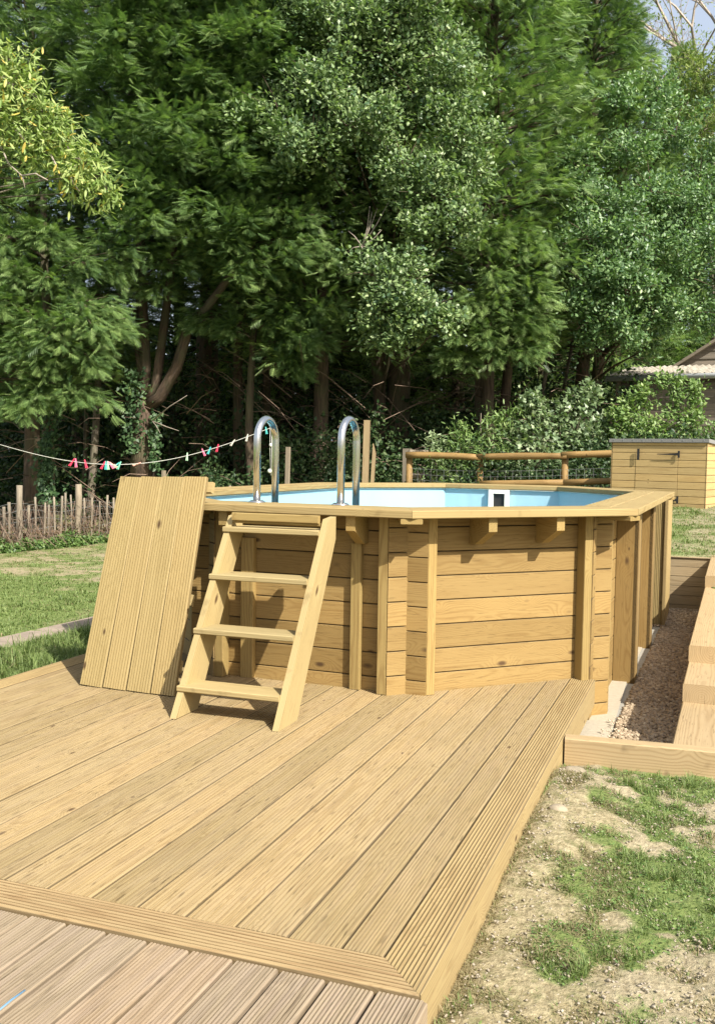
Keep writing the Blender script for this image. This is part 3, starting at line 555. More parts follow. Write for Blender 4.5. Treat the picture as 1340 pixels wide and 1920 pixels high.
mF.build('front_cladding', M['box'], sb); mS.build('side_cladding', M['box'], sb); door = mD.build('door', M['box'], sb)
def onface(f, z, w_, h_, mb, out=.03):
    c = A + u * WL * f + nb * out; mb.box((*c, z), (w_, .012, h_), yaw=math.atan2(u[1], u[0]))
hz = zt0 - dz * 1.75
m = MB(); onface(.30, hz + .01, .035, .17, m); m.build('bolt', M['black'], door)
for (hz_, lab) in ((hz + .015, 1), (zb0 + dz * 1.5, 0)):
    m = MB(); onface(.722, hz_, .028, .105, m); c = A + u * WL * .712 + nb * .032; c2 = A + u * WL * .50 + nb * .032
    V = [(*(c), hz_ + .016), (*(c), hz_ - .016), (*(c2), hz_ - .005), (*(c2), hz_ + .005)]; V += [(x + nb[0] * .006, y + nb[1] * .006, z) for (x, y, z) in V]
    m.add(V, [(0, 1, 2, 3), (7, 6, 5, 4), (0, 4, 5, 1), (1, 5, 6, 2), (2, 6, 7, 3), (3, 7, 4, 0)]); m.build('hinge', M['black'], door)
m = MB(); e = .03; za = zt0 + .004; pA, pB = A - u * e + nb * e, B + u * e + nb * e; pC, pD = B + u * e + ud * (DPT + e), A - u * e + ud * (DPT + e)
V = [(*pA, za + .055), (*pB, za + .055), (*pC, za - .02), (*pD, za - .02)]; V += [(x, y, z - .055) for (x, y, z) in V]
m.add(V, [(0, 1, 2, 3), (4, 7, 6, 5), (0, 4, 5, 1), (1, 5, 6, 2), (2, 6, 7, 3), (3, 7, 4, 0)]); lid = m.build('lid', M['felt'], sb)
m = MB()
for f in np.linspace(.03, .97, 10): m.box((*(A + u * WL * f + nb * (e + .002)), za + .032), (.012, .004, .012))
m.build('clout_nails', M['steel'], lid)

# ---------------------------------------------------------------- post and rail fence with stock wire
rf = thing('rail_fence', 'brown post and rail fence with square stock wire behind the pool', 'fence', tuple(pt(950, 16.5)))
rp = [pt(764, 17.6), pt(896, 17.2), pt(1055, 16.6), pt(1230, 16.1), pt(1400, 15.7), pt(1580, 15.4)]
zr = [zy(764, 853, 17.6), zy(896, 858, 17.2), zy(1055, 854, 16.6), zy(1180, 846, 16.2), zy(1360, 838, 15.7), zy(1560, 832, 15.4)]
for i, q in enumerate(rp):
    m = MB(); m.tube([(q[0], q[1] + .05, q[2] - .3), (q[0], q[1] + .05, zr[i] + .01)], [.062, .058], 10, t=random.random()); m.build('post', M['rail'], rf)
for i in range(5):
    a, b = rp[i], rp[i + 1]
    m = MB(); n_ = 7; m.tube([(a[0] + (b[0] - a[0]) * s, a[1] + (b[1] - a[1]) * s - .04, zr[i] + (zr[i + 1] - zr[i]) * s + .012 * math.sin(3 * s + i)) for s in np.linspace(-.03, 1.03, n_)], [.052 + .01 * random.random() for _ in range(n_)], 12, t=random.random()); m.build('rail', M['rail'], rf)
    if i >= 1:
        m = MB(); zl = [zr[i] - .46, zr[i + 1] - .46]; m.tube([(a[0] + (b[0] - a[0]) * s, a[1] + (b[1] - a[1]) * s - .05, zl[0] + (zl[1] - zl[0]) * s) for s in np.linspace(0, 1, 5)], .055, 10, t=random.random()); m.build('rail', M['rail'], rf)
def wires(mb, a, b, za, zb, n, lo, hi, rows, r=.0022):
    for k in range(rows + 1):
        f = k / rows; mb.tube([(a[0], a[1], za + lo + (hi - lo) * f), ((a[0] + b[0]) / 2, (a[1] + b[1]) / 2, (za + zb) / 2 + lo + (hi - lo) * f - .008), (b[0], b[1], zb + lo + (hi - lo) * f)], r, 4, cap=False)
    for k in range(n):
        f = (k + .5) / n; x, y, z = a[0] + (b[0] - a[0]) * f, a[1] + (b[1] - a[1]) * f, za + (zb - za) * f; j = random.uniform(-.012, .012); mb.tube([(x, y, z + lo), (x + j, y, z + hi)], r, 4, cap=False)
m = MB()
for i in range(5): wires(m, rp[i], rp[i + 1], zr[i], zr[i + 1], 11, -.75, -.24, 5)
m.build('stock_wire', M['wire'], rf)
of = thing('old_fence', 'older grey post with a weathered rail behind the brown rail fence', 'fence', tuple(pt(760, 18.2)))
q = pt(759, 18.0); m = MB(); m.board((q[0], q[1], q[2] - .3), (0, 0, 1), (1, 0, 0), (0, -1, 0), zy(759, 841, 18.) - q[2] + .3, .14, .14, t=.4); m.build('post', M['grey'], of)
for dzz in (-.07, -.50):
    b = pt(900, 19.4, zy(900, 852, 19.4)); m = MB(); m.tube([(q[0] + .05, q[1] + .02, zy(759, 841, 18.) + dzz), (b[0], b[1], b[2] + dzz + .08)], [.055, .05], 10, t=.7); m.build('rail', M['grey'], of)
for (px, py, D, w_, lab) in ((681, 788, 17.2, .11, 'tall split pale timber stake standing behind the right grab rail'), (535, 838, 17.5, .075, 'thin grey timber stake standing between the two grab rails'), (303, 882, 15.6, .05, 'short square stake top showing just above the leaning panel')):
    q = pt(px, D); m = MB(); zt_ = zy(px, py, D); m.board((q[0], q[1], q[2] - .2), (.015, 0, 1), (1, 0, -.015), (0, -1, 0), zt_ - q[2] + .2, w_, .06, t=.9)
    if w_ > .1: m.board((q[0] + .085, q[1] + .03, q[2] - .2), (.05, 0, 1), (1, 0, -.05), (0, -1, 0), zt_ - q[2] + .2 - .5, .06, .05, t=.9, k1=-3)
    setp(m.build('timber_stake', M['retain'] if w_ > .1 else M['grey']), lab, 'stake')

# ---------------------------------------------------------------- chestnut paling fence
pf = thing('paling_fence', 'old paling fence of thin grey stakes and wire at the edge of the lawn', 'fence', tuple(pt(100, 14.5)))
keys = [(-120, 13.0), (0, 14.0), (100, 15.1), (200, 16.2), (300, 16.8), (450, 17.2), (640, 17.6)]
def fpos(px): D = np.interp(px, [k[0] for k in keys], [k[1] for k in keys]); return pt(px, D), D
px = -110.; prev = None
while px < 640:
    q, D = fpos(px); big = any(abs(px - c) < 5 for c in (36, 146)); h = random.uniform(.66, .86) if not big else .98; r = random.uniform(.013, .023) if not big else .05
    if px > 230: h += .12
    lean = random.uniform(-.05, .05); m = MB(); n_ = 5
    m.tube([(q[0] + lean * s * h + random.uniform(-.006, .006), q[1] + random.uniform(-.005, .005), q[2] - .1 + (h + .1) * s) for s in np.linspace(0, 1, n_)], [r * random.uniform(.85, 1.15) for _ in range(n_)], 6, t=random.random()); m.build('post' if big else 'paling', M['grey'], pf)
    px += random.uniform(10, 17)
    if any(abs(px - c) < 9 for c in (36, 146)): px = min((36, 146), key=lambda c: abs(c - px))
m = MB(); xs_ = np.arange(-110, 640, 6.)
for hh in (.16, .3, .45, .58, .68):
    P = []
    for xx in xs_: q, D = fpos(xx); P.append((q[0], q[1] - .02, q[2] + hh + .03 * math.sin(xx * .05 + hh * 9) + random.uniform(-.006, .006)))
    m.tube(P, .0028, 4, cap=False)
for xx in np.arange(-110, 640, 7.):
    q, D = fpos(xx); q2, _ = fpos(xx + 6); m.tube([(q[0], q[1] - .02, q[2] + .1), (q2[0], q2[1] - .02, q2[2] + .4), (q[0], q[1] - .02, q[2] + .66)], .0018, 3, cap=False)
m.build('wire', M['wire'], pf)

# ---------------------------------------------------------------- washing line and pegs
wl = thing('washing_line', 'thin pale washing line sagging in front of the trees', 'washing line', tuple(pt(180, 14, 1.1)))
L3 = [(-140, 793, 10.2), (0, 832, 11.2), (70, 853, 11.9), (140, 866.5, 12.5), (185, 871, 12.9), (230, 870.5, 13.2), (300, 862, 13.7), (380, 847, 14.3), (440, 829, 14.8), (480, 812, 15.2), (505, 802, 15.4)]
def lpos(px): return np.interp(px, [l[0] for l in L3], [l[1] for l in L3]), np.interp(px, [l[0] for l in L3], [l[2] for l in L3])
m = MB(); P = []
cs = np.linspace(-140, 505, 60)
co = np.polyfit([l[0] for l in L3], [l[1] for l in L3], 4)
def lp(px): D = lpos(px)[1]; y = np.polyval(co, px); return pt(px, D, zy(px, y, D))
m.tube([lp(x) for x in cs], .0036, 5, cap=False); m.build('cord', M['cord'], wl)
e0 = lp(505); m = MB(); m.tube([e0, e0 + (0, 0, -.35), e0 + (.02, 0, -.75)], .004, 5); m.tube([e0 + (.03, .0, 0), e0 + (.03, 0, -.75)], .004, 5); m.build('tail_cord', M['cord'], wl)
def ball(c, r, name, mat, par, n=8):
    m = MB(); V = [(c[0] + r * math.sin(math.pi * j / n) * math.cos(2 * math.pi * i / n), c[1] + r * math.sin(math.pi * j / n) * math.sin(2 * math.pi * i / n), c[2] + r * math.cos(math.pi * j / n)) for j in range(n + 1) for i in range(n)]
    m.add(V, [(j * n + i, (j + 1) * n + i, (j + 1) * n + (i + 1) % n, j * n + (i + 1) % n) for j in range(n) for i in range(n)], smooth=True); return m.build(name, mat, par)
ball(e0 + (.015, 0, -.27), .028, 'bead', M['white'], wl); ball(e0 + (0, 0, -.68), .035, 'bead', M['white'], wl)
pc = {'pink': (.75, .17, .27), 'red': (.62, .05, .10), 'green': (.20, .55, .38), 'turquoise': (.08, .45, .42), 'pale green': (.42, .66, .42), 'peach': (.72, .36, .28), 'cream': (.62, .58, .48)}
pm = {k: plain('peg_' + k.replace(' ', '_'), v, .5, var=.05) for k, v in pc.items()}
pegs = [(136, 'red', -35, 'red peg leaning, leftmost of all the pegs'), (142, 'pink', 4, 'upright pink peg beside the leftmost red peg'), (160, 'red', 14, 'lone red peg between the pink peg and the bunch of pegs'), (194, 'red', -28, 'red peg on the left end of the bunch of pegs'), (198, 'turquoise', 0, 'turquoise peg inside the bunch, left of the pale green one'), (202, 'pale green', 5, 'pale green peg in the middle of the bunch'), (207, 'pink', 38, 'pink slanting peg in the bunch, steeper one'), (211, 'peach', 55, 'peach peg lying almost flat in the bunch'),
        (219, 'turquoise', -50, 'turquoise peg tilted, right of the bunch'), (224, 'green', -25, 'green leaning peg, right end of the bunch'), (258, 'peach', -70, 'peach peg lying nearly flat in front of the big forked trunk'), (350, 'pale green', -4, 'single pale green peg halfway up the line'), (380, 'pink', 24, 'pink peg tilted left beside a turquoise peg'), (392, 'turquoise', -22, 'turquoise peg right of the tilted pink peg'), (407, 'red', -14, 'dull red peg before the cream pegs'),
        (436, 'cream', -35, 'lower of the cream pegs near the grab rail'), (462, 'cream', -12, 'upper of the cream pegs near the grab rail'), (497, 'turquoise', 10, 'turquoise peg hanging inside the left grab rail, rightmost peg')]
for (px, colr, ang, lab) in pegs:
    c = lp(px); th = thing('clothes_peg', lab, 'clothes peg', tuple(c), 'pegs on the washing line'); a_ = R_(ang); L = .092
    for s in (-1, 1):
        a2 = a_ + s * .09; d = np.array([math.sin(a2) * RT[0], math.sin(a2) * RT[1], -math.cos(a2)]); up3 = c - d * .045; sd_ = np.array([RT[0], RT[1], 0]) * s * .004
        m = MB(); ax = d; ay = unit(np.cross(d, (0, 1, 0.01))); m.board(up3 + sd_, ax, ay, np.cross(ax, ay), L * 1.25, .013, .013, bev=.002); m.build('prong', pm[colr], th)

# ---------------------------------------------------------------- barn on the right
barn = thing('barn', 'dark weatherboarded barn with corrugated lean-to roof on the right', 'barn', tuple(pt(1240, 23)))
GS0 = .86; P0 = pt(1147, 22.0)[:2]; ub = np.array([math.cos(R_(8.5)), -math.sin(R_(8.5))]); P1 = P0 + ub * 6.6; nbk = np.array([-ub[1], ub[0]]); LB = np.linalg.norm(P1 - P0); ze = zy(1147, 712, 22.0); zg = .6
m = MB(); z = zg - .6
while z < ze - .02: zt_ = min(z + .155, ze); m.board((*P0, (z + zt_) / 2), (*ub, 0), (0, -.12, 1), (*(-nbk), -.05), LB, zt_ - z + .012, .02, t=random.random()); m.board((*P0, (z + zt_) / 2), (*nbk, 0), (0, 0, 1), (*(-ub), 0), 5., zt_ - z, .02, t=random.random()); z += .155
m.build('wall', M['barnw'], barn)
m = MB(); m.box((*(P0 + ub * .05 - nbk * .02), (ze + zg - .6) / 2), (.09, .09, ze - zg + .55), yaw=math.atan2(ub[1], ub[0])); m.build('corner_post', M['grey'], barn)
m = MB(); c = P0 + ub * .28 - nbk * .03; m.box((*c, ze - .42), (.3, .03, .45), yaw=math.atan2(ub[1], ub[0])); m.build('window', M['black'], barn)
nc = int(LB / .0365); V = []; rows = 4
for j in range(rows + 1):
    for k in range(nc):
        f = k * .0365 - .12; q = P0 + ub * f - nbk * .22 + nbk * (2.4 * j / rows); V.append((*q, ze + .06 + .40 * j / rows + .022 * math.cos(k * math.pi / 2.) + .006 * math.sin(k * .13 + j)))
m = MB(); m.add(V, [(j * nc + k, j * nc + k + 1, (j + 1) * nc + k + 1, (j + 1) * nc + k) for j in range(rows) for k in range(nc - 1)], smooth=False); m.build('lean_to_roof', M['asb'], barn)
m = MB(); q0 = P0 - ub * .2 - nbk * .27; q1 = P1 - nbk * .27; m.tube([(*q0, ze - .01), (*q1, ze + .035)], .062, 10); m.build('gutter', M['gutter'], barn)
m = MB()
for f in (1.7, 2.6, 3.5, 4.4): m.box((*(P0 + ub * f - nbk * .04), ze - .17), (.05, .04, .11))
m.build('gutter_bracket', M['gutter'], barn)
# gable of the main roof above the lean-to, clad in wide boards
g0 = P0 + ub * GS0 + nbk * 2.2; zg0 = ze + .42; m = MB(); kk = 0; rise = .64
while kk < 14:
    z0_ = zg0 + kk * .19; s0 = kk * .19 / rise; L = 8.5 - 2 * s0; q = g0 + ub * s0 - nbk * .003 * (kk % 2)
    m.board((*(q - nbk * .02), z0_ + .095), (*ub, 0), unit(np.array([*(nbk * .13), 1.])), unit(np.array([*(-nbk), .13])), L, .205, .02, k0=1 / rise, k1=-1 / rise, t=random.uniform(.55, 1)); kk += 1
m.build('gable', M['barnw'], barn)
m = MB(); q1 = g0 + ub * 4.25; m.board((*(g0 - ub * .06 - nbk * .06), zg0 - .0), (*(ub * 1), rise), (*nbk, 0), (*(-ub * rise), 1), 4.9, .3, .045, t=.2); m.build('verge_board', M['grey'], barn)
V = [(*(g0 - nbk * .1), zg0), (*(g0 + nbk * 8), zg0), (*(q1 + nbk * 8), zg0 + 4.25 * rise), (*(q1 - nbk * .1), zg0 + 4.25 * rise), (*(g0 + ub * 8.5 - nbk * .1), zg0), (*(g0 + ub * 8.5 + nbk * 8), zg0)]
m = MB(); m.add([(x, y, z + .03) for (x, y, z) in V], [(0, 1, 2, 3), (3, 2, 5, 4)]); m.build('main_roof', M['asb'], barn)
m = MB(); m.board((*(P0 + ub * 5), zg), (*nbk, 0), (0, 0, 1), (*ub, 0), 2.5, .1, .05); q = pt(1296, 21.6, zy(1296, 722, 21.6)); q2 = pt(1345, 21.8, zy(1345, 762, 21.8)); m.tube([q, q2], .012, 5); m.build('stay_pole', M['grey'], barn)

# ---------------------------------------------------------------- foliage builders
def norm(a): return a / (np.linalg.norm(a, axis=-1, keepdims=True) + 1e-9)
def stamp(TV, TF, pos, d, nrm, s):
    d = norm(d); u = norm(np.cross(nrm, d)); nn = np.cross(d, u); n = len(pos)
    V = pos[:, None] + s[:, None, None] * (TV[None, :, 0:1] * d[:, None] + TV[None, :, 1:2] * u[:, None] + TV[None, :, 2:3] * nn[:, None])
    F = (np.arange(n)[:, None, None] * len(TV) + TF[None]).reshape(-1, 3); return V.reshape(-1, 3), F
def frond(k=6, ang=.72):
    V = []; F = []
    for i in range(k):
        s = .08 + .84 * i / k; l = .46 * (1 - s) ** .6 + .06; wd = .085
        for sg in (-1, 1):
            c, sn = math.cos(ang), math.sin(ang) * sg; b = len(V); V += [(s - wd / 2, 0, 0), (s + wd / 2, 0, 0.01), (s + l * c, l * sn, -.10 * l - .03 * random.random())]; F.append((b, b + 1, b + 2))
    b = len(V); V += [(0, -.03, .0), (0, .03, .0), (1, 0, -.06)]; F.append((b, b + 1, b + 2)); return np.array(V), np.array(F)
def poly(pts, bend=.12):
    V = [(0., 0., 0.)] + [(x, y, -bend * abs(y) * 2 - bend * x * x * .6) for x, y in pts]; n = len(pts); return np.array(V), np.array([(0, i, i + 1) for i in range(1, n)])
T_FR = frond(6)
T_FR2 = frond(4)
T_OAK = poly([(0, .03), (.28, .12), (.34, .30), (.5, .2), (.66, .38), (.78, .2), (1, .16), (1.02, -.12), (.78, -.22), (.66, -.36), (.5, -.18), (.32, -.28), (.26, -.1), (0, -.03)])
T_LEAF = poly([(0, .02), (.25, .22), (.6, .3), (.85, .16), (1.05, 0), (.85, -.16), (.6, -.3), (.25, -.22), (0, -.02)], .2)
T_LONG = poly([(0, .01), (.25, .11), (.6, .13), (.85, .07), (1, 0), (.85, -.07), (.6, -.13), (.25, -.11), (0, -.01)], .4)
T_MAP = poly([(0, .03), (-.05, .35), (.2, .3), (.3, .58), (.5, .26), (.95, .12), (1.05, 0), (.95, -.12), (.5, -.26), (.3, -.58), (.2, -.3), (-.05, -.35), (0, -.03)], .15)
T_IVY = poly([(0, .05), (.05, .4), (.4, .3), (1, 0), (.4, -.3), (.05, -.4), (0, -.05)], .1)
def leaves(name, T, pos, d, nrm, s, tint, mat, parent):
    V, F = stamp(T[0], T[1], pos, d, nrm, s); return npmesh(name, V, F, np.repeat(np.clip(tint, 0, 1), len(T[0])), mat, parent)
def conifer_boughs(H, R, base, nb, rg, per=34, top_pow=.62, trunk=lambda z: (0., 0.)):
    """returns frond arrays and bough curves in tree space (origin at the foot)"""
    P, Dd, Nn, S, T, curves = [], [], [], [], [], []
    hs = base + (H - base) * np.sort(rg.random(nb)) ** .95; az0 = 0
    for i, h in enumerate(hs):
        f = (h - base) / (H - base); r = R * min(1, 1.05 * (1 - f) ** top_pow + .04) * rg.uniform(.62, 1.12); r *= .72 + .28 * min(1, f * 6 + .25)
        az = az0; az0 += 2.4 + rg.uniform(-.5, .5); el = rg.uniform(.10, .62) * (.7 + .6 * f); dx, dy = math.cos(az), math.sin(az); tx, ty = trunk(h)
        droop = rg.uniform(.12, .42); tw = rg.uniform(-.35, .35)
        def bp(s):
            s = np.asarray(s); a2 = az + tw * s * s; rr = r * s; return np.stack([tx + np.cos(a2) * rr, ty + np.sin(a2) * rr, h + rr * math.tan(el) * (1 - .25 * s) - droop * r * s ** 2.6 * .6], -1)
        curves.append(bp(np.linspace(0, .93, 5)))
        n = int(per * 2.3 * (.35 + r / R)); s = rg.beta(1.9, 1.15, n) * .98 + .05; s = np.clip(s, .12, 1.03); p = bp(s); t = norm(bp(s + .02) - bp(s - .02)); sd_ = norm(np.cross(t, (0, 0, 1.)))
        lat = rg.uniform(-1, 1, n); wid = .34 * r * (1.12 - s) ** .7 + .05; p = p + sd_ * (lat * wid)[:, None]; vt = rg.normal(0, 1, n); p[:, 2] += vt * .13 - np.abs(lat) * wid * .25 + .03
        d = t + sd_ * (lat * rg.uniform(.6, 1.4, n))[:, None]; d[:, 2] += rg.normal(.05, .35, n) + vt * .25; d = norm(d + rg.normal(0, .22, (n, 3)))
        nn = norm(np.stack([rg.normal(0, .55, n), rg.normal(0, .55, n), np.ones(n)], 1) + .5 * norm(p - [tx, ty, h]) + [.0, -.25, 0]); sc_ = rg.uniform(.15, .31, n) * (1 if per > 20 else 1.7)
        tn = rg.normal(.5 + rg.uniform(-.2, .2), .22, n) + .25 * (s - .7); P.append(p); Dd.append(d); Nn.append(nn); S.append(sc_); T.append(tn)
    return [np.concatenate(a) for a in (P, Dd, Nn, S, T)] + [curves]
def wob(x, y, z0, z1, r0, r1, n=9, bend=.12, sd=0):
    rs = random.Random(sd); P = []; ox = oy = 0
    for i in range(n): s = i / (n - 1); P.append((x + ox, y + oy, z0 + (z1 - z0) * s)); ox += rs.uniform(-bend, bend) * .5; oy += rs.uniform(-bend, bend) * .5
    return P, [r0 + (r1 - r0) * (i / (n - 1)) ** .8 for i in range(n)]
ctree = {}
def conifer(var, loc, yaw, sc_, label, group, H=13., R=2.5, base=3., nb=240, tr=.2, cat='tree', per=34, rz=1.):
    key = (var, H, R, base)
    root = thing('conifer_tree', label, cat, tuple(loc), group); root.rotation_euler.z = yaw; root.scale = (sc_, sc_, sc_ * rz)
    if key not in ctree:
        rg = np.random.default_rng(100 + var); p, d, nn, s, t, cur = conifer_boughs(H, R, base, nb, rg, per); m = MB(); P, rr = wob(0, 0, -.4, H * .93, tr, .03, 11, .10, var); P[0] = (P[0][0], P[0][1], P[0][2]); rr[0] = tr * 1.3; m.tube(P, rr, 12, t=.5); tk = m.build('trunk', M['bark'])
        m = MB()
        for c in cur: m.tube(c[:4], np.linspace(.028, .008, 4) * (R / 2.3), 4, cap=False)
        rs = random.Random(var)
        for k in range(26):  # dead lower branches
            h = rs.uniform(.9, base + .8); a_ = rs.uniform(0, 6.28); L = rs.uniform(.6, 1.9); m.tube([(math.cos(a_ + .25 * s) * L * s, math.sin(a_ + .25 * s) * L * s, h + .25 * L * s - .28 * L * s * s) for s in (0, .35, .7, 1)], [.016, .011, .007, .003], 3, cap=False)
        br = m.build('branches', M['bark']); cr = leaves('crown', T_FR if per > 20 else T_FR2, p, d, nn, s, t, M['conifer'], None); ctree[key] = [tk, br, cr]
        for o in ctree[key]: o.parent = root
    else:
        for o in ctree[key]: c = o.copy(); sc.collection.objects.link(c); c.parent = root
    return root
def twigs(mb, p, d, L, r, depth, rs, spread=.6):
    q = np.array(p) + np.array(d) * L * .5 + np.array([rs.uniform(-1, 1) for _ in range(3)]) * L * .07; e = np.array(p) + np.array(d) * L; mb.tube([p, q, e], [r, r * .8, r * .55], 4 if depth < 2 else 3, cap=False); out = [e]
    if depth > 0:
        for k in range(rs.choice((2, 3, 3))):
            dd = unit(np.array(d) + np.array([rs.uniform(-1, 1) for _ in range(3)]) * spread); st = e if k < 2 else q; out += twigs(mb, st, dd, L * rs.uniform(.5, .8), r * .55, depth - 1, rs, spread)
    return out
def clump_leaves(centres, T, dens, size, rg, squash=.75, droop=0., tb=.5, tv=.2, cl=9, face=None, subc=6):
    """leaf sprigs over the shells of several clumps"""
    P, Dd, Nn, S, TT = [], [], [], [], []
    if subc:
        c2 = []
        for (c, r) in centres:
            c2.append((np.array(c), r * .62))
            for k in range(subc): c2.append((np.array(c) + unit(rg.normal(0, 1, 3)) * r * rg.uniform(.45, 1.0), r * rg.uniform(.26, .5)))
        centres = c2; dens = dens * .8
    for (c, r) in centres:
        ns = max(3, int(dens * r * r)); a = norm(rg.normal(0, 1, (ns, 3))); a[:, 2] = a[:, 2] * .8 + .15; rad = r * rg.uniform(.35, 1.08, ns) * (1 + .28 * (rg.random(ns) < .12)); p0 = np.array(c) + a * rad[:, None] * [1, 1, squash]
        out = norm(a + [0, 0, .25]); sh = rg.normal(0, tv * .6, ns)
        for j in range(cl):
            off = rg.normal(0, size * 1.15, (ns, 3)); p = p0 + off; d = norm(out + rg.normal(0, .75, (ns, 3)) + [0, 0, -droop]); nn = norm(out * .4 + [.35, -.22, .75] + rg.normal(0, .42, (ns, 3)))
            P.append(p); Dd.append(d); Nn.append(nn); S.append(size * rg.uniform(.6, 1.25, ns)); TT.append(np.clip(tb + sh + rg.normal(0, tv * .5, ns), 0, 1))
    return [np.concatenate(a) for a in (P, Dd, Nn, S, TT)]
def broad(name, label, cat, foot, centres, T, dens, size, mat, trunk_r, seed, group=None, bark='bark2', leafkw={}, hub=.45, sub=True):
    root = thing(name, label, cat, tuple(foot), group); rg = np.random.default_rng(seed); rs = random.Random(seed); foot = np.array(foot, float)
    C = [np.array(c) for c, r in centres]; mean = np.mean(C, 0); top = np.array([foot[0] * .4 + mean[0] * .6, foot[1] * .6 + mean[1] * .4, max(c[2] for c in C)]); m = MB(); zs = np.linspace(0, 1, 7)
    sp = [foot + (top - foot) * s + np.array([rs.uniform(-.1, .1), rs.uniform(-.1, .1), 0]) * (s > 0) * trunk_r * 5 for s in zs]; sp[0] = foot - (0, 0, .3); m.tube(sp, [trunk_r * (1.2 - s) for s in zs], 9)
    m.build('trunk', M[bark], root); m = MB()
    for (c, r) in centres:
        c = np.array(c); zb = foot[2] + (c[2] - foot[2]) * hub; s = np.clip((zb - foot[2]) / (top[2] - foot[2] + 1e-6), .08, .95); st = foot + (top - foot) * s
        mid = st * .45 + c * .55 + [0, 0, .12 * np.linalg.norm(c - st) * rs.uniform(-.3, 1)]; m.tube([st, (st + mid) / 2 + [0, 0, .05], mid, c], [trunk_r * .25, trunk_r * .2, trunk_r * .13, trunk_r * .06], 6, cap=False)
        if sub:
            for k in range(5): d = unit(np.array([rs.uniform(-1, 1), rs.uniform(-1, 1), rs.uniform(-.4, .9)])); m.tube([c, c + d * r * .5 + [0, 0, .04], c + d * r * .95], [trunk_r * .09 + .004, .008, .004], 4, cap=False)
    m.build('branches', M[bark], root); cr = leaves('crown', T, *clump_leaves(centres, T, dens, size, rg, **leafkw), M[mat], root); return root
def CL(lst): return [(pt(px, D, zy(px, py, D)), r) for (px, py, D, r) in lst]

# ---------------------------------------------------------------- the trees
GL = 'tall conifers in the belt behind the garden'
def leyl(var, px, D, yaw, s, label, **k): return conifer(var, pt(px, D), yaw, s, label, GL, **k)
leyl(1, -150, 19.5, .3, 1.0, 'dark feathery conifer at the left edge, mostly beyond the frame')
leyl(2, 62, 20.0, 1.7, .98, 'leaning conifer with an ivy-wrapped trunk at the left edge', base=2.3, nb=260)
leyl(3, 385, 23.0, 4.0, 1.1, 'big conifer with the thickest dark straight trunk', H=13.5, R=2.5, base=5., tr=.36)
leyl(4, 452, 21.2, 5.3, 1.0, 'slender conifer whose trunk stands just left of the left grab rail', H=13., R=2.1, base=3.9, tr=.15, nb=200)
leyl(1, 600, 20.3, 2.2, 1.05, 'dark conifer between the two grab rails')
leyl(3, 745, 21.5, .9, 1.0, 'conifer behind the pale-leaved oak', H=13.5, R=2.5, base=5., tr=.36)
leyl(5, 905, 20.2, 1.2, 1.06, 'tallest feathery conifer with layered boughs right of the oak', H=13., R=2.6, base=2.9, nb=270, tr=.24)
leyl(6, 1085, 21.8, 3.3, .99, 'conifer with the rounded top near the upper right', H=12., R=2.5, base=2.8, nb=250)
leyl(2, 1255, 31., 2.9, 1.0, 'shorter conifer above the barn', base=2.3, nb=260)
leyl(6, 1410, 31., 5.1, .95, 'low conifer beyond the right edge of the frame', H=12., R=2.5, base=2.8, nb=250)
GB = 'conifers in the shaded second row'
for i, (px, D, s, yaw) in enumerate([(-60, 26, 1.12, .5), (150, 27, 1.15, 2.), (330, 28, 1.2, 3.7), (530, 27, 1.15, 5.), (690, 28.5, 1.2, 1.1), (850, 27.5, 1.15, 4.4), (1010, 28, 1.1, .2), (1140, 29, .92, 2.8)]):
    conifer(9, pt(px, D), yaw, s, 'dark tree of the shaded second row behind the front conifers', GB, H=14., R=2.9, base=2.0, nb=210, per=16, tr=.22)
# multi-stemmed conifer left of centre
fb = pt(265, 19.6); root = thing('forked_conifer', 'conifer with a reddish trunk that forks low into several curving stems', 'tree', tuple(fb))
rg = np.random.default_rng(55); m = MB(); D_ = 19.6
def q2(px, py, D): return pt(px, D, zy(px, py, D))
stems = [([(268, 905, 19.6), (267, 840, 19.6), (266, 790, 19.6), (268, 752, 19.6)], [.26, .21, .18, .17]), ([(268, 752, 19.6), (272, 690, 19.65), (270, 640, 19.7), (266, 560, 19.7), (262, 440, 19.8), (250, 300, 19.9), (240, 150, 20)], [.14, .12, .11, .10, .09, .07, .05]),
         ([(270, 757, 19.6), (292, 722, 19.5), (300, 660, 19.5), (308, 600, 19.5), (318, 520, 19.4), (330, 400, 19.4), (335, 250, 19.5)], [.12, .10, .09, .085, .08, .06, .04]),
         ([(272, 765, 19.6), (300, 745, 19.4), (330, 690, 19.2), (345, 640, 19.1), (352, 612, 19.05), (385, 580, 18.9), (430, 520, 18.7), (480, 450, 18.6), (520, 370, 18.7), (545, 290, 18.9), (560, 210, 19.1)], [.13, .12, .11, .105, .10, .085, .07, .055, .04, .028, .015]),
         ([(266, 700, 19.6), (258, 640, 19.9), (262, 560, 20.1), (255, 480, 20.2)], [.10, .09, .08, .06])]
m.tube([q2(*k) for k in stems[0][0]], stems[0][1], 12); tk = m.build('trunk', M['bark'], root)
for P, r in stems[1:]:
    m = MB(); P = [q2(*k) for k in P]; m.tube(P, r, 9); m.build('stem', M['bark'], root)
m = MB(); rs = random.Random(3); AP, AD, AN, AS, AT = [], [], [], [], []
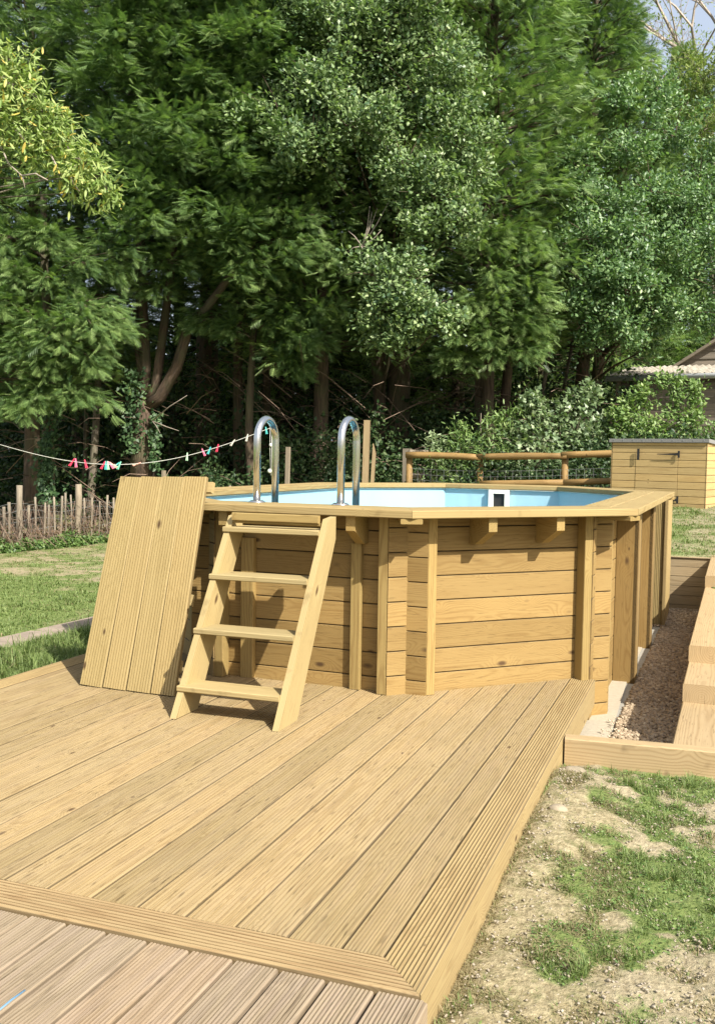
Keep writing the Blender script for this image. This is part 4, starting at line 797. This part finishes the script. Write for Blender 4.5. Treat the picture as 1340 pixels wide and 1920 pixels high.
def bough(p0, az, L, el, n, rg, m=None, R=2.3, droop=.3):
    def bp(s): s = np.asarray(s); return np.stack([p0[0] + np.cos(az) * L * s, p0[1] + np.sin(az) * L * s, p0[2] + L * s * math.tan(el) * (1 - .2 * s) - droop * L * s ** 2.5 * .6], -1)
    s = np.clip(rg.beta(2.2, 1.2, n) + .03, .15, 1.03); p = bp(s); t = norm(bp(s + .02) - bp(s - .02)); sd_ = norm(np.cross(t, (0, 0, 1.))); lat = rg.uniform(-1, 1, n); wid = .36 * L * (1.12 - s) ** .7 + .05
    p = p + sd_ * (lat * wid)[:, None]; vt = rg.normal(0, 1, n); p[:, 2] += vt * .1 - np.abs(lat) * wid * .25
    d = t + sd_ * (lat * rg.uniform(.6, 1.4, n))[:, None]; d[:, 2] += rg.normal(.0, .3, n) + vt * .2 - .05; d = norm(d + rg.normal(0, .2, (n, 3)))
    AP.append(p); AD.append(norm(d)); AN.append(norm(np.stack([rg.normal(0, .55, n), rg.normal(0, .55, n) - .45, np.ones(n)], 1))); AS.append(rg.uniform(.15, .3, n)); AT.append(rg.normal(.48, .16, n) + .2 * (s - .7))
    if m is not None: m.tube(bp(np.linspace(0, .95, 5)), [.035, .028, .02, .013, .006], 4, cap=False)
toward = math.atan2(-F_[1], -F_[0])
for k in range(240):
    p0 = q2(rs.uniform(150, 560), rs.uniform(-60, 490), rs.uniform(17.9, 19.2)); bough(p0, toward + rs.uniform(-1.1, 1.1), rs.uniform(.7, 1.4), rs.uniform(-.05, .6), 80, rg, None)
for k in range(300):
    f = rs.random(); px = rs.choice((245, 262, 330, 335, 420, 480)) + rs.uniform(-20, 20); py = rs.uniform(-330, 470) if px < 400 else rs.uniform(-300, 420); D = rs.uniform(19.3, 20.2)
    p0 = q2(px, py, D); bough(p0, rs.uniform(0, 6.283), rs.uniform(1.0, 2.1), rs.uniform(.05, .6), 95, rg, m)
for (px, py, D, da, L) in ((262, 600, 19.8, -.9, 1.6), (255, 540, 19.8, -.5, 1.9), (270, 520, 19.6, .6, 1.8), (330, 470, 19.4, .5, 1.6), (300, 560, 19.5, .0, 1.2), (480, 460, 18.6, .8, 1.5), (430, 520, 18.7, .5, 1.1), (240, 480, 19.8, -1.2, 2.1)):
    for j in range(3): bough(q2(px, py + rs.uniform(-20, 20), D), toward + da + rs.uniform(-.3, .3), L, rs.uniform(-.05, .3), 90, rg, m)
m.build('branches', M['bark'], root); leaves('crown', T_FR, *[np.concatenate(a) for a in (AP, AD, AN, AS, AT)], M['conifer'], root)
# low sunlit boughs of the left conifer and between the trunks, as trees of their own
def low_boughs(name, label, foot, lst, seed, tr=.09):
    global AP, AD, AN, AS, AT
    AP, AD, AN, AS, AT = [], [], [], [], []; rg = np.random.default_rng(seed); rs = random.Random(seed); root = thing(name, label, 'tree', tuple(foot)); m = MB(); foot = np.array(foot)
    zt_ = max(zy(px, py, D) for (px, py, D, *_) in lst) + .8; P, rr = wob(foot[0], foot[1], foot[2] - .3, zt_, tr, tr * .4, 9, .12, seed); m.tube(P, rr, 10); m.build('trunk', M['bark'], root); m = MB()
    for (px, py, D, L) in lst:
        tip = q2(px, py, D); st = np.array([foot[0], foot[1], max(foot[2] + .5, tip[2] - .25 * L)]); v = tip - st; Lh = math.hypot(v[0], v[1]); el = math.atan2(v[2] + .25 * Lh, Lh); az = math.atan2(v[1], v[0])
        m.tube([st, (st + tip) / 2 + (0, 0, .12), tip], [.03, .02, .008], 5, cap=False)
        for j in range(4):
            f = rs.uniform(.35, .62); p0 = st + v * f + (0, 0, .08); bough(p0, az + rs.uniform(-.55, .55), Lh * (1 - f) * rs.uniform(.85, 1.1), rs.uniform(-.05, .35), 85, rg, m, droop=.45)
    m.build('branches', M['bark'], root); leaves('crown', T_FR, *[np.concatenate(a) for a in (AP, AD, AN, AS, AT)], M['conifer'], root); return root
low_boughs('conifer_tree', 'ivy-clad leaning conifer with low sunlit boughs behind the paling fence', pt(92, 18.3), [(200, 560, 17.0, 1.2), (235, 600, 17.0, 1.2), (150, 600, 16.8, 1.2), (180, 650, 16.9, 1.1), (60, 590, 17, 1.1), (20, 640, 17, 1.2), (100, 660, 16.9, 1), (60, 720, 17, 1), (10, 740, 17, 1), (175, 720, 17, 1), (120, 520, 17.2, 1.2), (20, 500, 17.2, 1.2), (200, 480, 17.4, 1.2), (60, 430, 17.4, 1.2), (-30, 560, 17, 1.2), (-20, 440, 17.3, 1.2), (110, 440, 17.4, 1.1)], 21, .15)
low_boughs('conifer_tree', 'young conifer with low pale boughs between the two grab rails', pt(470, 19.6), [(560, 590, 18.6, 1), (600, 630, 18.5, 1), (530, 640, 18.7, .9), (570, 680, 18.6, .9), (610, 570, 18.6, 1.), (420, 610, 18.8, .8), (340, 590, 19, .7), (520, 580, 18.7, .9)], 22, .12)
low_boughs('conifer_tree', 'conifer with low layered boughs above the sycamore shrubs', pt(900, 19.9), [(960, 590, 18.2, 1), (1000, 520, 18.2, 1), (940, 640, 18.3, 1), (990, 640, 18.3, 1), (860, 620, 18.3, 1), (1010, 455, 18.3, 1), (880, 560, 18.2, 1), (930, 500, 18.1, 1), (1020, 590, 18.3, 1), (830, 660, 18.6, .8), (960, 420, 18.2, 1), (900, 440, 18.1, 1)], 23, .16)
# oak with blue-green lobed leaves in front
broad('oak_tree', 'pale blue-green oak growing out in front of the conifers at the centre', 'tree', pt(705, 21.6), CL([(520, 235, 17.6, .85), (575, 285, 17.2, .75), (600, 190, 17.6, .9), (650, 90, 17.7, 1.), (720, 20, 17.8, 1.1), (700, 120, 17.6, .8), (640, 250, 17.2, .8), (555, 190, 17.6, .7), (770, 60, 17.8, .9), (820, 120, 17.8, .8), (760, 190, 17.7, .85), (745, 330, 17.1, .75), (800, 380, 17.1, .75), (770, 420, 17.2, .6), (860, 350, 17.4, .6), (845, 290, 17.6, .7), (690, 520, 16.9, .5), (740, 545, 16.8, .65), (785, 590, 16.8, .6), (700, 590, 16.9, .55), (760, 620, 16.9, .5), (820, 610, 16.9, .42), (850, 420, 17.2, .5), (730, 640, 17, .33), (590, 10, 18, .9), (500, 60, 18.2, .8)]), T_OAK, 330, .085, 'oak', .14, 31, bark='bark', hub=.8, leafkw=dict(tb=.52, tv=.28, cl=10))
broad('broadleaf_tree', 'round-leaved green tree filling the right side above the barn', 'tree', pt(1095, 22.3), CL([(1090, 455, 18.6, .65), (1120, 500, 18.5, .7), (1085, 540, 18.6, .5), (1160, 560, 18.6, .8), (1115, 600, 18.7, .6), (1160, 635, 18.9, .5), (1100, 640, 18.9, .4), (1215, 590, 19.2, .75), (1250, 520, 19.3, .85), (1200, 460, 19., .85), (1285, 590, 19.8, .6), (1325, 530, 19.8, .75), (1150, 420, 18.9, .7), (1260, 430, 19.4, .8), (1330, 430, 19.8, .8), (1200, 370, 19.3, .7), (1100, 380, 19.2, .55), (1290, 350, 19.8, .8), (1050, 480, 18.9, .4), (1215, 650, 19.8, .3), (1335, 590, 20.3, .35), (1060, 320, 19.6, .5), (1160, 300, 19.7, .65), (1240, 270, 20, .7), (1340, 290, 20.3, .7), (1130, 200, 20.3, .6), (1210, 190, 20.6, .6)]), T_LEAF, 330, .08, 'broad', .14, 32, bark='bark', hub=.8, leafkw=dict(tb=.5, tv=.28, cl=10))
# yellow-green willow and bare tree against the sky
broad('willow_tree', 'yellow-green feathery tree at the upper right edge below the bare branches', 'tree', pt(1330, 27), CL([(1290, 170, 26, 1.), (1340, 150, 26, 1.1), (1320, 230, 26, 1.), (1270, 130, 26.3, .6), (1360, 260, 26, 1.1), (1290, 260, 26, .8), (1380, 120, 26, 1.)]), T_LONG, 120, .13, 'willow', .16, 33, leafkw=dict(tb=.5, tv=.3, cl=8, droop=-.5))
for (px, D, L, lab, sd_) in ((1288, 33, 4.2, 'bare-branched grey tree against the sky at the top right', 5), (1215, 36, 3.6, 'thin bare tree left of the other bare tree at the top right', 8), (1370, 34, 4., 'bare tree cut off by the right edge', 12)):
    foot = pt(px, D); root = thing('bare_tree', lab, 'tree', tuple(foot), 'bare trees against the sky'); m = MB(); m.tube([foot - (0, 0, .3), foot + (0.1, 0, 6), foot + (0, 0, 11.5)], [.26, .2, .15], 8); m.build('trunk', M['bark2'], root); m = MB(); rs = random.Random(sd_); ends = []
    for k in range(9): ends += twigs(m, foot + (0, 0, 7.5 + .75 * k), unit(np.array([rs.uniform(-1, 1), rs.uniform(-1, 1), rs.uniform(.25, 1.3)])), L * rs.uniform(.5, .8), .085, 4, rs, .55)
    m.build('branches', M['twig'], root); rg = np.random.default_rng(sd_); E_ = np.array(ends); E_ = E_[rg.random(len(E_)) < .5]; E_ = np.repeat(E_, 5, 0) + rg.normal(0, .14, (len(E_) * 5, 3)); n = len(E_)
    leaves('crown', T_LEAF, E_, rg.normal(0, 1, (n, 3)), rg.normal(0, 1, (n, 3)), rg.uniform(.05, .11, n), rg.uniform(.2, 1, n), M['willow'], root)
xc_, yc_ = clover(26000); nC = len(xc_); zc_ = gz(xc_, yc_) + (fbm(xc_ * 3, yc_ * 3, 3) - .5) * .045 + rng.uniform(.002, .022, nC)
setp(leaves('clover', T_LEAF, np.stack([xc_, yc_, zc_], 1), rng.normal(0, 1, (nC, 3)) * [1, 1, .25], rng.normal(0, .35, (nC, 3)) + [0, 0, 1], rng.uniform(.006, .013, nC), rng.uniform(0, .9, nC), M['shrub'], None), 'small clover leaves in the green patches of the bare lawn', 'clover', kind='stuff')
# sweet chestnut reaching in from the left, with burrs
cc = CL([(-60, 190, 10.6, .34), (-5, 165, 10.6, .20), (28, 180, 10.5, .17), (58, 200, 10.5, .14), (5, 225, 10.5, .18), (85, 225, 10.5, .10), (-25, 285, 10.5, .20), (45, 252, 10.5, .15), (98, 272, 10.5, .14), (132, 296, 10.5, .13), (90, 302, 10.5, .10), (155, 325, 10.4, .13), (180, 346, 10.4, .11), (12, 292, 10.5, .10), (133, 342, 10.4, .07), (60, 296, 10.5, .10), (198, 368, 10.4, .06), (-70, 330, 10.5, .2), (18, 138, 10.7, .09), (48, 152, 10.6, .07), (-5, 120, 10.6, .09), (110, 240, 10.5, .05)])
ch = broad('sweet_chestnut', 'yellow-green sweet chestnut bough with spiky burrs entering at the upper left', 'tree', pt(-420, 11.5), cc, T_LONG, 800, .095, 'chestnut', .07, 41, leafkw=dict(tb=.55, tv=.35, cl=9, droop=.55), hub=.9)
rg = np.random.default_rng(4); BP = []
for (c, r) in cc:
    for k in range(4): d = unit(rg.normal(0, 1, 3) + [.2, -.8, .5]); BP.append(np.array(c) + d * r * .95)
bm_ = npmesh('burr', np.array(ico) * .026, np.array(icf), np.full(12, .8), M['chestnut'], ch); bdat = bm_.data; off_ = Vector(ch.location)
for i, q in enumerate(BP):
    o = bm_ if i == 0 else bm_.copy()
    if i: sc.collection.objects.link(o)
    o.location = Vector(q); o.scale = (rg.uniform(.8, 1.2),) * 3
m = MB(); rs = random.Random(9)
for P in ([(5, 285, 10.4), (20, 318, 10.4), (45, 340, 10.35), (50, 362, 10.35)], [(45, 340, 10.35), (70, 336, 10.3), (92, 348, 10.3)], [(95, 298, 10.4), (110, 325, 10.35), (118, 338, 10.35)], [(128, 330, 10.4), (140, 355, 10.3), (150, 368, 10.3)], [(30, 255, 10.4), (60, 285, 10.4)]): m.tube([q2(*k) for k in P], [.012, .009, .007, .005][:len(P)], 5)
m.build('bare_twig', M['twig'], ch)
# pale dead sprays hanging in the conifers
def spray(label, start, tips, mat='twig', r=.011):
    m = MB(); s0 = q2(*start)
    for t_ in tips: e_ = q2(*t_); m.tube([s0, s0 * .5 + e_ * .5 + np.array([random.uniform(-.05, .05), 0, random.uniform(-.03, .06)]), e_], [r, r * .7, r * .3], 4)
    setp(m.build('dead_branch', M[mat]), label, 'branch')
spray('pale bare twigs fanning upwards in the dark gap left of the oak', (671, 468, 17.3), [(720, 385, 17.2), (698, 398, 17.3), (688, 405, 17.3), (684, 395, 17.3), (706, 438, 17.2), (640, 482, 17.4), (645, 440, 17.4), (700, 487, 17.3), (662, 503, 17.3)])
spray('pale dead crown of twigs at the top left between the conifers', (268, 62, 18.8), [(210, 20, 18.8), (235, 5, 18.8), (262, -10, 18.8), (300, 5, 18.8), (325, 25, 18.7), (222, 48, 18.8), (300, 35, 18.7), (285, -20, 18.8), (275, 115, 18.9)], r=.028)
spray('grey dead branch arching out right of the forked trunk', (285, 790, 19.2), [(350, 742, 18.8), (335, 808, 18.9), (300, 812, 18.9)], r=.014)
spray('thin curved dead branch below the young conifer boughs', (392, 598, 19.2), [(430, 620, 19.), (465, 633, 19.), (440, 640, 19.1)], r=.014)
# ivy on the trunks
def ivy(px, pys, D, r, n, seed, tree_label):
    rg = np.random.default_rng(seed); y = rg.uniform(pys[0], pys[1], n); x = px + rg.normal(0, r, n); P = np.array([q2(a_, b_, D + c_) for a_, b_, c_ in zip(x, y, rg.uniform(-.28, -.02, n))]); d = rg.normal(0, .5, (n, 3)) + [0, -.2, -.6]; nn = rg.normal(0, .35, (n, 3)) + [.3, -1, .4]
    setp(leaves('ivy', T_IVY, P, d, nn, rg.uniform(.05, .10, n), rg.uniform(0, 1, n), M['ivy'], None), tree_label, 'ivy', kind='stuff')
ivy(88, (820, 945), 18.3, 9, 700, 1, 'ivy with pale leaves climbing the leaning left trunk'); ivy(95, (640, 830), 18.3, 10, 500, 4, 'sparser ivy higher up the leaning left trunk')
ivy(252, (690, 850), 19.5, 11, 420, 2, 'dark ivy clothing the foot of the forked trunk'); ivy(290, (770, 880), 19.5, 6, 260, 6, 'ivy on the right side of the forked trunk'); ivy(470, (640, 900), 20.8, 10, 500, 3, 'ivy on the slender trunk by the grab rail')
ivy(380, (700, 905), 22.4, 22, 260, 7, 'scattered ivy on the thickest trunk')
# extra dark trunks seen under the canopy
for (px, D, r, lean, lab) in ((700, 22, .11, .3, 'thin dark trunk seen under the canopy right of the grab rails'), (925, 20.8, .14, .2, 'dark trunk under the canopy behind the shrubs'), (1000, 21.5, .06, 1.1, 'slanting thin pale stem under the canopy'), (1030, 22.5, .05, 1.4, 'slanting dark stem right of the thin pale stem'), (155, 21, .07, -.2, 'thin grey trunk behind the paling fence, left of the panel'), (172, 20.5, .10, .3, 'mossy stump-like trunk behind the paling fence'), (490, 22.5, .13, -.15, 'brown trunk just behind the left grab rail')):
    q = pt(px, D); m = MB(); hh = 5. if r < .13 or r > .11 else 2; P, rr = wob(q[0], q[1], q[2] - .3, q[2] + hh, r, r * .55, 8, .12, int(px)); P = [(x + lean * .12 * i * .4, y, z) for i, (x, y, z) in enumerate(P)]; m.tube(P, rr, 8); setp(m.build('tree_trunk', M['bark2'] if r < .12 else M['bark']), lab, 'tree trunk')
# dead lower twigs and undergrowth in the shade
def scatter_leaves(name, label, n, fx, T, s0, s1, mat, seed, cat='undergrowth', up=.6, t0=0, t1=1):
    rg = np.random.default_rng(seed); P = fx(rg, n); n = len(P); d = rg.normal(0, .7, (n, 3)); nn = rg.normal(0, .5, (n, 3)) + [.1, -.3, up]
    setp(leaves(name, T, P, d, nn, rg.uniform(s0, s1, n), rg.uniform(t0, t1, n), M[mat], None), label, cat, kind='stuff')
def fx_under(x0, x1, D0, D1, h, pw=1.5, nz=.8):
    def f(rg, n):
        px = rg.uniform(x0, x1, n); D = rg.uniform(D0, D1, n); q = F_[:2] * D[:, None] + RT[:2] * ((px - 670) / 1818.36 * D)[:, None]; hh = h * (.25 + 1.5 * np.clip(fbm(q[:, 0] * nz + 3, q[:, 1] * nz, 3) - .2, 0, 1)); z = gz(q[:, 0], q[:, 1]) + hh * rg.random(n) ** pw; return np.stack([q[:, 0], q[:, 1], z], 1)
    return f
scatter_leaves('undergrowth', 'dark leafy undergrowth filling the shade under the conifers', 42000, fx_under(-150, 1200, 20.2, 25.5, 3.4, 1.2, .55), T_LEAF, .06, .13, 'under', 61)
scatter_leaves('undergrowth', 'green shrubs of holly and elder in the half shade behind the fences', 15000, fx_under(380, 900, 18.6, 20.5, 1.9, 1.2, 1.1), T_LEAF, .05, .10, 'under', 62, t0=.3)
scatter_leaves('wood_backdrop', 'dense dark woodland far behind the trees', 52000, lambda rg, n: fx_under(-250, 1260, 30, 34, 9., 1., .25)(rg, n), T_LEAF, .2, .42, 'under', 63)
m = MB(); rs = random.Random(11)
for k in range(360):
    px = rs.uniform(-20, 1130); D = rs.uniform(19, 23); q = pt(px, D); z = rs.uniform(.2, 3.); a_ = rs.uniform(0, 6.28); L = rs.uniform(.5, 1.7); p = np.array([q[0], q[1], q[2] + z]); d = np.array([math.cos(a_), math.sin(a_), rs.uniform(-.3, .8)]); m.tube([p, p + d * L * .5 + (0, 0, .06), p + d * L + (0, 0, -.05)], [.010, .007, .003], 3, cap=False)
setp(m.build('dead_twigs', M['deadtwig']), 'tangle of thin dead twigs under the conifers', 'twigs', kind='stuff')
# dry stalks and nettles in the sun behind the pool
def stalks(name, label, n, x0, x1, D0, D1, h, mat, seed):
    rg = np.random.default_rng(seed); px = rg.uniform(x0, x1, n); D = rg.uniform(D0, D1, n); q = F_[:2] * D[:, None] + RT[:2] * ((px - 670) / 1818.36 * D)[:, None]; z = gz(q[:, 0], q[:, 1]); hh = h * rg.uniform(.4, 1.1, n); d = np.stack([rg.normal(0, .3, n), rg.normal(0, .3, n), np.ones(n)], 1)
    V, F = stamp(np.array([(0, -.012, 0), (0, .012, 0), (1, 0, 0)]), np.array([(0, 1, 2)]), np.stack([q[:, 0], q[:, 1], z], 1), d, rg.normal(0, 1, (n, 3)), hh); setp(npmesh(name, V, F, np.repeat(rg.uniform(.6, 1, n), 3), M[mat]), label, 'grass', kind='stuff')
stalks('dry_grass', 'tall dry grass stalks catching the sun behind the far pool edge', 6000, 380, 900, 17.6, 19.5, .75, 'grass', 71)
scatter_leaves('nettles', 'low nettles and weeds in the sun behind the far pool edge', 9000, fx_under(380, 860, 17.6, 19.2, .75, 1.2, 1.5), T_LEAF, .03, .07, 'under', 72, t0=.45)
# brambles along the paling fence
def fx_br(h, w0, w1):
    def f(rg, n):
        px = rg.uniform(-130, 330, n); P = np.array([fpos(a_)[0] for a_ in px]); D = rg.uniform(w0, w1, n) * 1.; P[:, 0] += -F_[0] * -D; P[:, 1] += F_[1] * D; hh = h * (.3 + 1.3 * np.clip(fbm(px * .03, D * 2 + 7, 3) - .1, 0, 1)); P[:, 2] = gz(P[:, 0], P[:, 1]) + hh * rg.random(n) ** .9; return P
    return f
scatter_leaves('brambles', 'brownish dying brambles growing through the paling fence', 10000, fx_br(.42, -.12, .55), T_LEAF, .022, .05, 'bramble', 81, 'brambles', t0=0, t1=.62)
scatter_leaves('ground_ivy', 'green weeds and ivy creeping along the foot of the paling fence', 11000, fx_br(.22, -.45, .2), T_IVY, .03, .06, 'shrub', 82, 'weeds', t0=0, t1=.8)
m = MB(); rs = random.Random(12)
for k in range(270):
    px = rs.uniform(-120, 330); q, D = fpos(px); p = q + np.array([0, rs.uniform(-.1, .5), 0]); a_ = rs.uniform(0, 6.28); L = rs.uniform(.3, .9); d = np.array([math.cos(a_), math.sin(a_) * .4, 0]); h_ = rs.uniform(.15, .75); m.tube([p, p + d * L * .35 + (0, 0, h_), p + d * L * .8 + (0, 0, h_ * .9), p + d * L * 1.1 + (0, 0, h_ * .35)], [.005, .004, .003, .002], 3, cap=False)
setp(m.build('bramble_stems', M['deadtwig']), 'arching brown bramble stems tangled in the paling fence', 'brambles', kind='stuff')
# sunlit shrubs behind the rail fence
GS = 'sunlit shrubs behind the rail fence'
def shrub(name, label, px, D, lst, T, dens, size, mat, seed, kw): return broad(name, label, 'shrub', pt(px, D), CL(lst), T, dens, size, mat, .03, seed, GS, leafkw=kw, hub=.12)
shrub('sycamore_shrub', 'pale-leaved sycamore sapling with lobed leaves, tallest left of the barn', 1090, 18.2, [(1060, 776, 17.9, 0.272), (1090, 758, 18, 0.160), (1115, 791, 18, 0.200), (1075, 814, 17.9, 0.361), (1110, 834, 17.9, 0.332), (1050, 839, 17.8, 0.332), (1100, 884, 17.8, 0.332), (1100, 732, 18, 0.080), (1068, 748, 18, 0.064)], T_MAP, 230, .085, 'maple', 51, dict(tb=.6, tv=.3, cl=7))
shrub('sycamore_shrub', 'broad sycamore shrub with large lobed leaves in the middle of the rail fence', 1000, 18., [(985, 804, 17.7, 0.266), (1020, 801, 17.8, 0.200), (960, 834, 17.6, 0.342), (1010, 834, 17.6, 0.342), (1030, 874, 17.6, 0.342), (975, 879, 17.6, 0.342), (1000, 766, 17.8, 0.128), (985, 751, 17.8, 0.080)], T_MAP, 230, .085, 'maple', 52, dict(tb=.5, tv=.3, cl=7))
shrub('ash_shrub', 'low green ash shrub with pointed leaves near the left end of the rail fence', 900, 18., [(940, 801, 17.8, 0.160), (925, 814, 17.7, 0.247), (895, 844, 17.7, 0.266), (860, 859, 17.7, 0.247), (925, 854, 17.6, 0.285), (885, 889, 17.6, 0.285), (855, 824, 17.8, 0.133), (862, 811, 17.8, 0.080), (820, 876, 17.7, 0.228), (965, 776, 17.9, 0.072), (930, 791, 17.9, 0.080), (840, 899, 17.6, 0.285)], T_LONG, 420, .10, 'shrub', 53, dict(tb=.5, tv=.3, cl=8))
shrub('weedy_sapling', 'small pale sapling standing above the left end of the old rail', 815, 18., [(815, 842, 17.8, 0.057), (812, 826, 17.8, 0.048), (822, 860, 17.8, 0.095)], T_LONG, 2200, .085, 'maple', 56, dict(tb=.8, tv=.2, cl=6))
shrub('hazel_shrub', 'yellow-green hazel shrub in front of the left corner of the barn', 1180, 18., [(1160, 786, 17.8, 0.240), (1190, 781, 17.9, 0.160), (1215, 801, 17.8, 0.176), (1165, 814, 17.8, 0.342), (1205, 819, 17.7, 0.361), (1180, 854, 17.7, 0.342), (1195, 734, 17.9, 0.064), (1205, 754, 17.9, 0.080), (1175, 751, 17.9, 0.064), (1150, 771, 17.9, 0.080)], T_LEAF, 480, .075, 'shrub', 54, dict(tb=.6, tv=.3, cl=8))
shrub('hazel_shrub', 'upright yellow-green hazel shrub with tall shoots below the barn gutter', 1265, 18., [(1255, 771, 17.9, 0.096), (1258, 746, 17.9, 0.056), (1292, 751, 17.9, 0.056), (1290, 781, 17.8, 0.096), (1245, 806, 17.8, 0.264), (1285, 809, 17.8, 0.323), (1250, 839, 17.7, 0.323), (1295, 849, 17.7, 0.323), (1230, 716, 18, 0.040), (1258, 716, 17.9, 0.048), (1290, 728, 17.9, 0.064)], T_LEAF, 480, .075, 'shrub', 55, dict(tb=.6, tv=.3, cl=8))
shrub('hazel_shrub', 'leafy green shrub at the right edge behind the storage box', 1340, 17.8, [(1330, 824, 17.6, 0.266), (1345, 864, 17.5, 0.332), (1360, 806, 17.6, 0.240), (1335, 904, 17.3, 0.285), (1345, 949, 16.8, 0.152)], T_LEAF, 480, .075, 'shrub', 57, dict(tb=.45, tv=.3, cl=8))
scatter_leaves('hedge_bottom', 'dense green weeds and leaves filling the foot of the rail fence', 13000, fx_under(800, 1420, 17.0, 18.4, 1.15, .8, 1.2), T_LEAF, .04, .09, 'under', 73, 'weeds', t0=.3)
